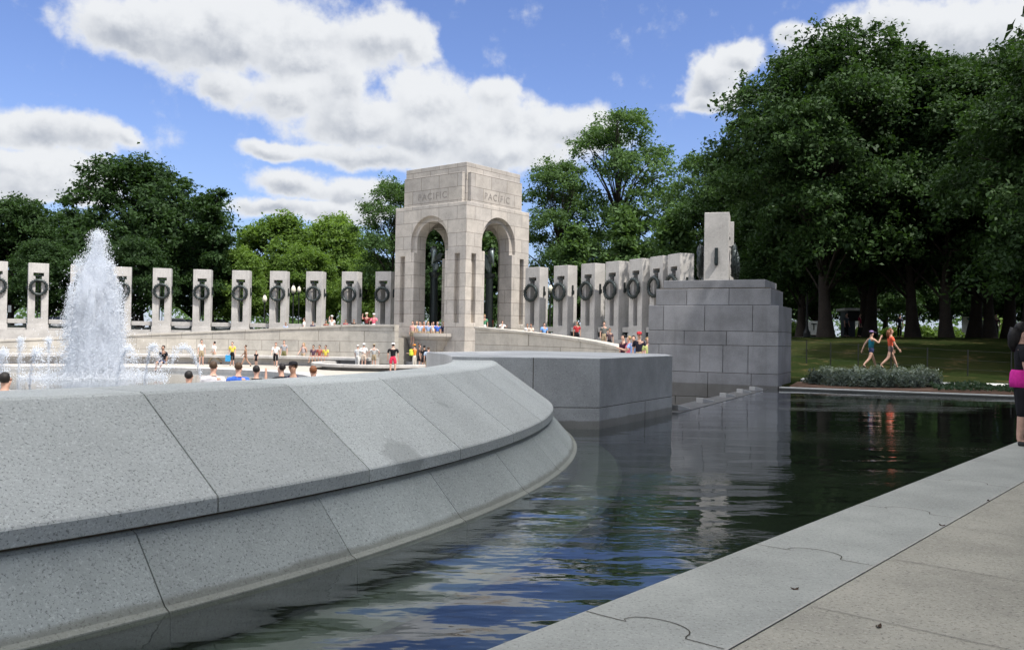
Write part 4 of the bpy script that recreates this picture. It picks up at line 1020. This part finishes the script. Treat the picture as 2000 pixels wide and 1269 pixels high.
hoarding(1528, 1622, 626, 652, 74, 'AND   THE  ', 'white banner lettered AND THE behind the elm trunks')
hoarding(1660, 1705, 627, 652, 73, '', 'plain white banner under the white roofed kiosk')
hoarding(1880, 1960, 618, 652, 90, '', 'plain white banner far back at the right edge')
for i, (px, Y, s_, lab) in enumerate(((1690, 71, 1.0, 'bright green bush under the kiosk roof'), (1740, 72, 0.9, 'bright bush between the walking women and the big trunk'), (1800, 70, 1.1, 'bright bush right of the big trunk'), (1850, 71, 1.2, 'bright bush left of the blue shirted person'), (1950, 70, 2.0, 'large sunlit bush at the right edge'), (1548, 72, 1.2, 'bright bush beside the stepped wall'))):
    g = at(px, 650, Y); n_ = 900; z0 = lawn(g.x, g.y); root = thing('park_bush', lab, 'bush', (g.x, g.y, z0), group='bushes beyond the lawn')
    d_ = rng.randn(n_, 3); d_ /= np.linalg.norm(d_, axis=1)[:, None]; d_[:, 2] = np.abs(d_[:, 2]); cen = d_*(0.5+0.6*rng.rand(n_))[:, None]*np.array([1.1, 0.9, 0.9])*s_
    link('foliage', leaf_mesh('foliage', cen, d_, 0.14, rng.rand(n_), 0.5), L_LIGHT, root)
    MB().tube([(0, 0, -0.1), (0, 0.03, 0.5*s_)], [0.05, 0.02], 6).build('stem', M_BARK, root)
# ------------------------------------------------------------------ people
def skin(name, verts, edges, radii, m, parent, root=0, sub=1):
    me = bpy.data.meshes.new(name); me.from_pydata([tuple(v) for v in verts], edges, []); me.update()
    o = link(name, me, m, parent)
    md = o.modifiers.new('skin', 'SKIN'); md.use_smooth_shade = True; md.branch_smoothing = 0.6
    lay = me.skin_vertices[0].data if len(me.skin_vertices) else None
    if lay is None:
        bm = bmesh.new(); bm.from_mesh(me); bm.verts.layers.skin.verify(); bm.to_mesh(me); bm.free(); lay = me.skin_vertices[0].data
    for i, r_ in enumerate(radii):
        rr = r_ if hasattr(r_, '__len__') else (r_, r_)
        lay[i].radius = rr; lay[i].use_root = (i == root)
    if sub:
        s_ = o.modifiers.new('round', 'SUBSURF'); s_.levels = sub; s_.render_levels = sub
    return o
SKIN = {'fair': mat('skin_fair', (0.55, 0.34, 0.26), 0.6), 'tan': mat('skin_tan', (0.40, 0.24, 0.17), 0.6), 'dark': mat('skin_dark', (0.10, 0.06, 0.045), 0.6)}
HAIRC = {'brown': mat('hair_brown', (0.06, 0.035, 0.02), 0.6), 'black': mat('hair_black', (0.012, 0.010, 0.010), 0.6), 'blond': mat('hair_blond', (0.38, 0.26, 0.12), 0.6), 'grey': mat('hair_grey', (0.4, 0.4, 0.38), 0.7), 'red': mat('hair_red', (0.16, 0.06, 0.025), 0.6)}
def cloth(rgb): return mat('cloth_%02x%02x%02x' % tuple(int(c*255) for c in rgb), rgb, 0.85, 0.15)
def rotx(v, a): return Vector((v.x, v.y*math.cos(a)-v.z*math.sin(a), v.y*math.sin(a)+v.z*math.cos(a)))
def person(loc, heading, label, h=1.68, top=(0.7, 0.7, 0.7), bottom=(0.3, 0.25, 0.18), skin_c='fair', hair='brown', pose='stand', cap=None, legs='shorts', sleeves=0.5, arms=None, fingers=False, longhair=False, shoes=(0.05, 0.05, 0.05), group=None, wide=1.0, extra=None):
    root = thing('person', label, 'person', loc, R(heading), group)
    seat = pose == 'sit'
    V = lambda x, y, z: Vector((x*wide, y, z))
    pz = 0.53 if not seat else 0.30
    dz = pz-0.53
    lean = R(-4 if pose == 'walk' else 0)
    T = {k: Vector(v) for k, v in dict(pel=(0, 0, .53), wai=(0, 0, .62), che=(0, 0, .735), nkb=(0, -.006, .815), nck=(0, 0, .855), jaw=(0, .014, .893), hed=(0, .006, .938), top=(0, -.002, .978)).items()}
    for k in T: T[k].z += dz
    j = dict(T)
    # legs
    sw = {'walk': (R(24), R(-20)), 'stand': (R(2), R(-2)), 'stride': (R(30), R(-28))}.get(pose, (0, 0))
    for s_, n_, a in ((-1, 'l', sw[0]), (1, 'r', sw[1])):
        hip = V(s_*.052, 0, pz-0.03); j['hip'+n_] = hip
        if seat:
            kn = hip+Vector((s_*.02, .22, 0.0)); an = kn+Vector((0, .02, -.225))
        else:
            kn = hip+rotx(Vector((s_*.004, 0, -.235)), a); an = kn+rotx(Vector((s_*.004, 0, -.228)), a-(R(26) if a < -.2 else R(3)))
        j['kne'+n_] = kn; j['ank'+n_] = an; fd = rotx(Vector((s_*.012, .085, -.022)), (-R(35) if a < -.2 else R(8) if a > .2 else 0)); j['toe'+n_] = an+fd
    lowest = min(j['toel'].z, j['toer'].z)-0.016
    if not seat:
        for k in j: j[k] = j[k]-Vector((0, 0, lowest))
    # arms: list of (shoulder pitch forward, elbow bend, abduct) per side
    if arms is None: arms = {'walk': ((-22, 18, 8), (24, 22, 8)), 'stride': ((-30, 20, 8), (30, 26, 8))}.get(pose, ((2, 14, 7), (-2, 12, 7)))
    if arms == 'camera': arms = ((62, 112, 14), (62, 112, 14))
    if arms == 'onecam': arms = ((4, 14, 8), (70, 115, 12))
    for s_, n_, (p_, e_, ab) in ((-1, 'l', arms[0]), (1, 'r', arms[1])):
        sh = V(s_*.105, -.004, 0)+Vector((0, 0, j['che'].z+.055)); j['sho'+n_] = sh
        up_ = rotx(Vector((s_*math.sin(R(ab))*.17, 0, -.17*math.cos(R(ab)))), R(p_)); el_ = sh+up_
        fo = rotx(Vector((-s_*.015*(1 if e_ > 40 else -0.4), 0, -.148)), R(p_+e_)); wr_ = el_+fo
        j['elb'+n_] = el_; j['wri'+n_] = wr_; j['han'+n_] = wr_+fo.normalized()*.042; j['fin'+n_] = wr_+fo.normalized()*.085+Vector((0, .006, 0))
    S = h
    def chainmesh(name, spec, edges, m, parent=root, root_i=0, sub=1):
        names = [q[0] for q in spec]; ix = {n_: i for i, n_ in enumerate(names)}
        vs = [(q[2] if len(q) > 2 else j[q[0]])*S for q in spec]; rs = []
        for q in spec:
            r_ = q[1]; rs.append((r_[0]*S*(wide if q[0] in ('pel', 'wai', 'che') else 1), r_[1]*S) if hasattr(r_, '__len__') else r_*S)
        return skin(name, vs, [(ix[a], ix[b_]) for a, b_ in edges], rs, m, parent, root_i, sub)
    spec = [('pel', (.080, .062)), ('wai', (.070, .052)), ('che', (.086, .062)), ('nkb', (.045, .04)), ('nck', .031), ('jaw', (.037, .042)), ('hed', (.045, .054)), ('top', (.033, .040))]
    ed = [('pel', 'wai'), ('wai', 'che'), ('che', 'nkb'), ('nkb', 'nck'), ('nck', 'jaw'), ('jaw', 'hed'), ('hed', 'top')]
    for n_ in 'lr':
        spec += [('hip'+n_, .056), ('kne'+n_, .036), ('ank'+n_, .023), ('toe'+n_, (.022, .016)), ('sho'+n_, .036), ('elb'+n_, .025), ('wri'+n_, .017), ('han'+n_, (.020, .013))]
        ed += [('pel', 'hip'+n_), ('hip'+n_, 'kne'+n_), ('kne'+n_, 'ank'+n_), ('ank'+n_, 'toe'+n_), ('che', 'sho'+n_), ('sho'+n_, 'elb'+n_), ('elb'+n_, 'wri'+n_), ('wri'+n_, 'han'+n_)]
        if not fingers: spec.append(('fin'+n_, (.014, .009))); ed.append(('han'+n_, 'fin'+n_))
        else:
            d_ = (j['fin'+n_]-j['han'+n_]).normalized(); s_ = -1 if n_ == 'l' else 1; ax = Vector((0, 1, 0)); ax = (ax-d_*ax.dot(d_)).normalized(); nn = d_.cross(ax)*s_
            for k_, (off, ln) in enumerate(((-.017, .034), (-.006, .044), (.006, .046), (.017, .040))):
                b0 = j['han'+n_]+d_*.012+ax*off; b1 = b0+d_*ln*.55; b2 = b1+(d_*.8-nn*.45)*ln*.5
                spec += [('f%s%da' % (n_, k_), .0065, b0), ('f%s%db' % (n_, k_), .0052, b1), ('f%s%dc' % (n_, k_), .0045, b2)]
                ed += [('han'+n_, 'f%s%da' % (n_, k_)), ('f%s%da' % (n_, k_), 'f%s%db' % (n_, k_)), ('f%s%db' % (n_, k_), 'f%s%dc' % (n_, k_))]
            b0 = j['han'+n_]-d_*.006+ax*.026-nn*.006; b1 = b0+(d_*.7+ax*.5)*.03
            spec += [('t%sa' % n_, .0075, b0), ('t%sb' % n_, .0055, b1)]; ed += [('han'+n_, 't%sa' % n_), ('t%sa' % n_, 't%sb' % n_)]
    spec += [('nose', .008, j['jaw']+Vector((0, .052, .022)))]; ed += [('jaw', 'nose')]
    for s_ in (-1, 1): spec += [('ear%d' % s_, .010, j['jaw']+Vector((s_*.043, -.006, .028)))]; ed += [('jaw', 'ear%d' % s_)]
    chainmesh('body', spec, ed, SKIN[skin_c])
    # shirt
    spec = [('wai0', (.094, .076), j['pel']+Vector((0, 0, -.012))), ('wai', (.079, .062)), ('che', (.095, .071)), ('nkb', (.066, .052), j['nkb']+Vector((0, 0, .010)))]
    ed = [('wai0', 'wai'), ('wai', 'che'), ('che', 'nkb')]
    if sleeves > 0:
        for n_ in 'lr':
            spec += [('sho'+n_, .050)]; ed += [('che', 'sho'+n_)]
            if sleeves < 1: spec += [('sl'+n_, .037, j['sho'+n_].lerp(j['elb'+n_], 0.75))]; ed += [('sho'+n_, 'sl'+n_)]
            else: spec += [('elb'+n_, .034), ('sl'+n_, .027, j['elb'+n_].lerp(j['wri'+n_], 0.9))]; ed += [('sho'+n_, 'elb'+n_), ('elb'+n_, 'sl'+n_)]
    chainmesh('shirt', spec, ed, cloth(top))
    # trousers / shorts / skirt
    spec = [('wst', (.080, .062), j['pel']+Vector((0, 0, .08))), ('pel', (.087, .070))]; ed = [('wst', 'pel')]
    for n_ in 'lr':
        spec += [('hip'+n_, (.066, .066))]; ed += [('pel', 'hip'+n_)]
        if legs == 'shorts': spec += [('kn'+n_, .055, j['hip'+n_].lerp(j['kne'+n_], 0.82))]; ed += [('hip'+n_, 'kn'+n_)]
        elif legs == 'short': spec += [('kn'+n_, .062, j['hip'+n_].lerp(j['kne'+n_], 0.45))]; ed += [('hip'+n_, 'kn'+n_)]
        elif legs == 'capri': spec += [('kne'+n_, .044), ('kn'+n_, .037, j['kne'+n_].lerp(j['ank'+n_], 0.22))]; ed += [('hip'+n_, 'kne'+n_), ('kne'+n_, 'kn'+n_)]
        else: spec += [('kne'+n_, .045), ('kn'+n_, .036, j['kne'+n_].lerp(j['ank'+n_], 0.95))]; ed += [('hip'+n_, 'kne'+n_), ('kne'+n_, 'kn'+n_)]
    chainmesh('trousers' if legs in ('long', 'capri') else 'shorts', spec, ed, cloth(bottom), root_i=1)
    for n_ in 'lr':
        chainmesh('shoe', [('ank'+n_, .027, j['ank'+n_]-Vector((0, .012, .016))), ('mid', (.030, .022), j['ank'+n_].lerp(j['toe'+n_], .5)-Vector((0, 0, .008))), ('toe'+n_, (.028, .019))], [('ank'+n_, 'mid'), ('mid', 'toe'+n_)], cloth(shoes))
    hd = j['hed']
    mb = MB(); hc = (hd+Vector((0, -.012, .012)))*S; n_, m_ = 12, 8; vs = []
    for i in range(m_+1):
        f_ = math.pi*i/m_
        for k_ in range(n_):
            a_ = 2*math.pi*k_/n_; v_ = Vector((math.sin(f_)*math.cos(a_)*.050, math.sin(f_)*math.sin(a_)*.057, math.cos(f_)*.056))
            if v_.y > 0.01 and v_.z < 0.022: v_.y *= 0.35
            if v_.z < -.03: v_ *= 0.9
            vs.append(hc+v_*S)
    mb.add(vs, [(i*n_+k_, i*n_+(k_+1) % n_, (i+1)*n_+(k_+1) % n_, (i+1)*n_+k_) for i in range(m_) for k_ in range(n_)])
    if longhair: mb.tube([hc+Vector((0, -.035, 0))*S, hc+Vector((0, -.052, -.07))*S, hc+Vector((0, -.060, -.14))*S, hc+Vector((0, -.056, -.19))*S], [.05*S, .052*S, .040*S, .015*S], 8)
    mb.build('hair', HAIRC[hair], root, smooth=True)
    if cap:
        mb = MB(); c_ = (hd+Vector((0, -.002, .022)))*S
        mb.lathe([(.058*S, 0), (.059*S, .016*S), (.052*S, .036*S), (.031*S, .048*S), (.004*S, .052*S)], 14, c_)
        if cap[1] == 'brim': mb.lathe([(.104*S, -.004*S), (.066*S, .006*S), (.066*S, .0*S), (.104*S, -.008*S)], 16, c_)
        else: mb.add([c_+Vector(v)*S for v in ((-.05, .05, .004), (.05, .05, .004), (.035, .125, -.006), (-.035, .125, -.006), (-.05, .05, .010), (.05, .05, .010), (.035, .125, 0.0), (-.035, .125, 0.0))], [(3,2,1,0),(4,5,6,7),(0,1,5,4),(1,2,6,5),(2,3,7,6),(3,0,4,7)])
        mb.build('hat', cloth(cap[0]), root, smooth=True)
    return root, j, S
def pp(px, yf, z=ZP):
    g = gp(px, yf, z); return (g.x, g.y, z)
WHT, KHA, BLK, NAVY, GRY = (0.78, 0.78, 0.76), (0.36, 0.29, 0.19), (0.015, 0.015, 0.018), (0.03, 0.04, 0.10), (0.33, 0.34, 0.36)
BLU, LBL, RED, YEL, ORG, PNK, GRN, TEAL = (0.05, 0.14, 0.55), (0.45, 0.55, 0.72), (0.45, 0.04, 0.05), (0.72, 0.60, 0.10), (0.85, 0.28, 0.04), (0.75, 0.18, 0.25), (0.10, 0.32, 0.18), (0.02, 0.17, 0.24)
GP = 'visitors on the sunken plaza'
# walking and standing on the plaza
person(pp(8, 707), 100, 'person in red shirt and khaki shorts at the left edge of the plaza', 1.62, RED, KHA, 'tan', 'black', 'walk', group=GP)
person(pp(393, 712), -150, 'person in white shirt and khaki shorts, left of two men near the fountain', 1.72, WHT, KHA, 'fair', 'black', 'stand', group=GP)
person(pp(418, 711), 80, 'striding man in white shirt and long beige trousers with dark belt', 1.72, WHT, (0.42, 0.36, 0.27), 'fair', 'black', 'stride', legs='long', group=GP)
o, j_, S_ = person(pp(453, 714), 175, 'woman in yellow shirt and black trousers carrying a blue bag', 1.62, YEL, BLK, 'fair', 'brown', 'stand', legs='capri', group=GP, wide=1.1)
mb = MB(); mb.box(-0.16, 0.16, -0.07, 0.07, -0.42, 0.0); mb.ring((0, 0, 0.02), 0.09, 0.012, 'y', 14, 5)
q = pp(446, 714); tag(mb.build('shopping_bag', cloth((0.05, 0.32, 0.62)), loc=(q[0]-0.02, q[1]-0.05, ZP+0.72), bevel=0.02), 'bright blue bag in the hand of the woman in yellow', 'bag')
person(pp(479, 716), 100, 'slim person in brown walking right beside the yellow shirted woman', 1.5, (0.28, 0.17, 0.11), (0.2, 0.13, 0.09), 'tan', 'brown', 'walk', legs='short', group=GP)
person(pp(500, 715), 170, 'small child in black with a white stripe on the plaza', 1.05, BLK, BLK, 'fair', 'black', 'stand', group=GP)
person(pp(538, 715), 190, 'person in white t shirt and black capri trousers', 1.68, WHT, BLK, 'fair', 'red', 'walk', legs='capri', group=GP, wide=1.1)
person(pp(554, 713), 185, 'man in grey shirt and olive shorts beside the white t shirt', 1.76, GRY, (0.16, 0.15, 0.07), 'fair', 'brown', 'stand', group=GP)
person(pp(592, 713), 160, 'long haired woman in grey tank top walking past the shaded wall', 1.66, (0.40, 0.36, 0.36), KHA, 'fair', 'blond', 'walk', legs='short', sleeves=0, longhair=True, group=GP)
person(pp(600, 708), 150, 'person in dark brown behind the long haired woman', 1.62, (0.14, 0.07, 0.05), (0.10, 0.06, 0.05), 'tan', 'black', 'walk', group=GP)
GB = 'people sitting on the shaded wall step'
for px, c_, lab in ((613, (0.12, 0.07, 0.10), 'person in dark purple sitting leftmost on the shaded step'), (625, (0.35, 0.10, 0.08), 'person in rust red sitting in the middle on the shaded step'), (637, YEL, 'person in yellow sitting on the shaded step')):
    th = ring_hit(px, 23.3); q = rpt(th, 23.3, -0.75); person((q.x, q.y, -0.80), 180+th+90-180, lab, 1.66, c_, (0.3, 0.15, 0.12), 'tan', 'black', 'sit', group=GB)
person(pp(698, 721), -30, 'person in white t shirt and white trousers with an arm round a friend', 1.58, WHT, (0.66, 0.64, 0.60), 'fair', 'grey', 'stand', cap=((0.6, 0.55, 0.5), 'bill'), legs='long', arms=((2, 14, 7), (40, 30, 30)), group=GP, wide=1.15)
person(pp(710, 719), 15, 'person in white shirt and white cap hugging the friend in white trousers', 1.66, WHT, (0.62, 0.50, 0.40), 'fair', 'grey', 'stand', cap=(WHT, 'bill'), arms=((40, 30, 25), (2, 14, 7)), group=GP, wide=1.1)
person(pp(730, 719), 10, 'person in pale grey shirt and khaki shorts with hands on hips', 1.62, (0.52, 0.52, 0.50), KHA, 'fair', 'brown', 'stand', cap=(KHA, 'bill'), arms=((-20, 50, 40), (-20, 50, 40)), group=GP)
person(pp(767, 730), 5, 'broad person in black shirt, red shorts and white cap seen from behind', 1.80, BLK, (0.62, 0.04, 0.09), 'fair', 'black', 'stand', cap=(WHT, 'bill'), legs='shorts', group=GP, wide=1.35)
o, j_, S_ = person(pp(809, 722), 60, 'person in orange shirt and orange cap with yellow backpack', 1.66, ORG, (0.66, 0.6, 0.52), 'fair', 'brown', 'stand', cap=(ORG, 'bill'), legs='long', arms=((30, 60, 8), (40, 60, 8)), group=GP)
q = pp(805, 722); mb = MB(); mb.box(-0.15, 0.15, -0.10, 0.10, 0, 0.42); tag(mb.build('backpack', cloth((0.62, 0.72, 0.08)), loc=(q[0]-0.06, q[1]-0.1, ZP+0.92), rz=R(60), bevel=0.06), 'yellow green backpack on the person in orange', 'backpack')
person(pp(819, 720), -80, 'person facing the orange shirt, in a dark top', 1.62, (0.1, 0.06, 0.05), BLK, 'fair', 'red', 'stand', group=GP)
person(pp(828, 724), 0, 'person in black beside the pale blue shirt by the pier', 1.64, BLK, BLK, 'tan', 'black', 'stand', group=GP)
person(pp(836, 730), 0, 'person in pale blue shirt seen from behind by the pier', 1.60, LBL, KHA, 'fair', 'brown', 'stand', group=GP, wide=1.2)
person(pp(844, 715), 180, 'person in pink top near the basin rim, leftmost of a pair', 1.55, (0.75, 0.45, 0.4), KHA, 'fair', 'blond', 'stand', group=GP)
person(pp(850, 714), 170, 'person in peach top near the basin rim, rightmost of a pair', 1.55, (0.8, 0.5, 0.35), KHA, 'fair', 'brown', 'stand', group=GP)
# nearer heads over the parapet
GH = 'people just behind the curved parapet'
def head(px, ytop, Y, label, **kw):
    h_ = kw.pop('h', 1.66); p = at(px, ytop, Y); zt = p.z; hd = kw.pop('heading', 0)
    zb = zt-h_*0.995
    person((p.x, p.y, zb+0.02), hd, label, h_, group=GH, **kw)
# the ground there is the plaza; distance follows from the height of the head top
def headY(px, ytop, h_): return gp(px, ytop, ZP+h_*0.995).y
for px, yt, h_, kw in ((417, 708, 1.72, dict(label='person in grey white shirt behind the parapet, brown hair, leaning', top=(0.58, 0.58, 0.62), hair='brown', wide=1.2)),
                       (466, 710, 1.70, dict(label='person in bright blue shirt seen from behind over the parapet', top=BLU, hair='brown', wide=1.15)),
                       (501, 716, 1.62, dict(label='dark head between the blue shirt and the person with a camera', top=BLK, hair='black')),
                       (550, 712, 1.66, dict(label='person in black raising a camera behind the parapet', top=BLK, hair='black', arms='camera', heading=60)),
                       (573, 709, 1.72, dict(label='red faced person in navy shirt and dark cap over the parapet', top=NAVY, hair='brown', heading=150, skin_c='tan', cap=(BLK, 'bill'))),
                       (612, 717, 1.66, dict(label='lone brown haired head just above the parapet edge', top=(0.3, 0.1, 0.1), hair='red')),
                       (369, 727, 1.60, dict(label='dark head low behind the parapet right of the fountain', top=BLK, hair='black')),
                       (10, 731, 1.70, dict(label='dark haired person in white at the left edge behind the parapet', top=WHT, hair='black', wide=1.2))):
    lab = kw.pop('label'); head(px, yt, headY(px, yt, h_), lab, h=h_, **kw)
q = gp(318, 724, -0.65); person((q.x, q.y, -0.67), 170, 'person in black sitting on the pool rim right of the fountain', 1.66, BLK, NAVY, 'tan', 'black', 'sit', group=GP)
# upper ramp and arch
GR = 'visitors on the upper ramp'
def onramp(px, r_, label, heading=180, **kw):
    th = ring_hit(px, r_); q = rpt(th, r_, zfl(th)); return person(tuple(q), heading, label, group=GR, **kw)
onramp(648, 27.5, 'person in white shirt and white cap on the ramp between two pillars', 200, top=WHT, bottom=RED, cap=(WHT, 'bill'), arms='onecam', h=1.75)
onramp(594, 28.5, 'person in white half hidden by the third pillar left of the arch', 90, top=WHT, bottom=BLK, h=1.7)
onramp(716, 25.6, 'person in dark red leaning on the ramp wall beside the pink shirt', 170, top=(0.25, 0.05, 0.05), bottom=BLK, hair='blond', cap=((0.7, 0.6, 0.5), 'bill'), h=1.75, arms='onecam')
onramp(730, 25.6, 'man in pink shirt and white cap on the ramp left of the arch', 190, top=PNK, bottom=WHT, cap=(WHT, 'bill'), h=1.7, arms=((40, 60, 8), (40, 60, 8)))
for px, c_, lab in ((558, LBL, 'person in pale blue peeping over the ramp wall, farthest left'), (611, NAVY, 'person in navy peeping over the ramp wall below a pillar'), (637, (0.3, 0.1, 0.08), 'person in brown peeping over the ramp wall by the second pillar'), (675, (0.35, 0.08, 0.1), 'person in maroon peeping over the ramp wall'), (691, BLK, 'person in black peeping over the ramp wall near the pink shirt')):
    onramp(px, 25.5, lab, 180, top=c_, h=1.32, skin_c='tan', hair='brown')
for i, (px, c_, lab) in enumerate(((806, (0.75, 0.45, 0.4), 'leftmost person on the arch balcony, in pink'), (814, (0.8, 0.65, 0.25), 'person in yellow on the arch balcony'), (820, LBL, 'person in pale blue on the balcony beside the yellow top'), (828, ORG, 'person in orange on the balcony'), (836, (0.3, 0.4, 0.6), 'person in steel blue in the middle of the balcony'), (846, WHT, 'person in white on the balcony'), (854, BLU, 'person in royal blue on the balcony'), (866, NAVY, 'person in navy at the right end of the balcony'))):
    Y = 60.6+0.5*(i % 2)+0.1*i*(-0.35); p = at(px, 640, Y); person((p.x, p.y, 0.62), 160+i*9, lab, 1.62, c_, KHA, 'fair', ['brown', 'blond', 'black'][i % 3], 'stand', arms='camera' if i in (3, 5) else None, group='people on the arch balcony')
person(tuple(at(946, 640, 63.5).to_2d())+(1.1,), 180, 'person in green top under the right arch opening', 1.75, GRN, WHT, 'fair', 'blond', 'stand', arms='onecam', group=GR)
person(tuple(at(957, 640, 64.5).to_2d())+(1.1,), 180, 'person in red top under the right arch opening', 1.7, RED, RED, 'tan', 'brown', 'stand', group=GR)
onramp(981, 25.7, 'person in white resting on the right ramp wall by the arch', 200, top=WHT, bottom=BLU, h=1.36, arms=((50, 70, 20), (50, 70, 20)))
onramp(1030, 25.6, 'left one of two red faced heads over the right ramp wall', 180, top=WHT, h=1.30, skin_c='tan', hair='red')
onramp(1037, 25.6, 'right one of two red faced heads over the right ramp wall', 180, top=(0.8, 0.7, 0.6), h=1.32, skin_c='tan', hair='red')
onramp(1063, 25.7, 'person in sky blue shirt leaning over the right ramp wall', 200, top=(0.2, 0.4, 0.8), h=1.45, hair='black', wide=1.2)
onramp(1127, 28.3, 'person in dark red between the second and third pillars right of the arch', 180, top=RED, bottom=BLK, h=1.6, skin_c='tan')
onramp(1180, 28.3, 'person in grey standing between the fourth and fifth right pillars', 180, top=(0.15, 0.16, 0.15), bottom=KHA, h=1.7)
onramp(1191, 26.6, 'person with flushed face on the shaded ramp below the fourth right pillar', 180, top=(0.1, 0.07, 0.08), bottom=BLK, h=1.45, skin_c='tan', hair='red')
GE = 'group at the lower end of the right ramp'
for px, Y, c_, b_, lab, h_, hd, kw in ((1217, 35, (0.06, 0.02, 0.04), BLK, 'person in black at the left of the group at the ramp end', 1.66, 120, dict(hair='black')),
        (1228, 34, PNK, BLK, 'person in pink in the group at the ramp end', 1.60, 90, dict(hair='blond', arms=((30, 80, 8), (30, 80, 8)))),
        (1237, 33.5, (0.25, 0.42, 0.78), BLU, 'person in sky blue in the group at the ramp end', 1.62, 160, dict(hair='brown', legs='long', arms=((30, 80, 8), (30, 80, 8)))),
        (1248, 33, (0.02, 0.02, 0.035), KHA, 'tall person in navy with a red cap in the group at the ramp end', 1.76, 170, dict(hair='black', cap=(RED, 'bill'))),
        (1264, 33, (0.45, 0.5, 0.2), WHT, 'person in yellow green top nearest to the stepped wall', 1.56, 200, dict(hair='blond'))):
    p = at(px, 690, Y); person((p.x, p.y, -0.17), hd, lab, h_, c_, b_, 'fair', pose='stand', group=GE, **kw)
# two women walking along the lawn
q = lawn_hit(1701, 719)
person((q.x, q.y, lawn(q.x, q.y)), -82, 'woman in teal tank top and purple headband walking left of the orange top', 1.60, TEAL, NAVY, 'fair', 'black', 'walk', legs='short', sleeves=0, arms=((-34, 10, 12), (50, 105, 10)), fingers=True, cap=((0.20, 0.14, 0.28), 'bill'))
q = lawn_hit(1739, 720)
person((q.x, q.y, lawn(q.x, q.y)), -95, 'red haired woman in orange top and patterned shorts walking on the lawn', 1.72, (0.75, 0.13, 0.07), (0.20, 0.13, 0.13), 'fair', 'red', 'walk', legs='short', sleeves=0.5, arms=((12, 14, 8), (18, 18, 8)), fingers=True, longhair=True)
# person at the right edge
q = gp(1995, 869, 0.0)
o, j_, S_ = person((q.x, q.y, 0.0), -112, 'woman in black top over pink tee and black capri leggings at the right edge', 1.70, (0.012, 0.012, 0.016), BLK, 'fair', 'black', 'stand', legs='capri', sleeves=0.5, arms=((2, 8, 8), (4, 34, 8)), fingers=True, longhair=True, wide=1.15)
c_ = j_['pel']*S_; mb = MB(); mb.lathe([(0.195, -0.10), (0.20, -0.02), (0.188, 0.10), (0.165, 0.14)], 20); hem = mb.build('tee_hem', cloth((0.62, 0.03, 0.30)), o, smooth=True); hem.location = c_; hem.scale = (0.86, 0.8, 1)
# people in the shade of the trees
GT = 'people in the shade under the elms'
for px, Y, c_, b_, lab in ((1897, 58, (0.10, 0.38, 0.62), BLK, 'person in bright blue shirt standing by a trunk under the elms'), (1653, 62, (0.07, 0.09, 0.11), BLK, 'dark dressed person in front of the kiosk'), (1679, 63, (0.28, 0.03, 0.06), BLK, 'person in maroon in front of the kiosk banner'), (1757, 64, (0.05, 0.05, 0.08), BLK, 'dark dressed person between the kiosk and the big trunk'), (1945, 60, (0.07, 0.03, 0.05), BLK, 'dark dressed person near the right edge under the elms')):
    p = at(px, 655, Y); person((p.x, p.y, lawn(p.x, p.y)), px % 360, lab, 1.72, c_, b_, 'fair', 'black', 'stand', legs='long', group=GT)
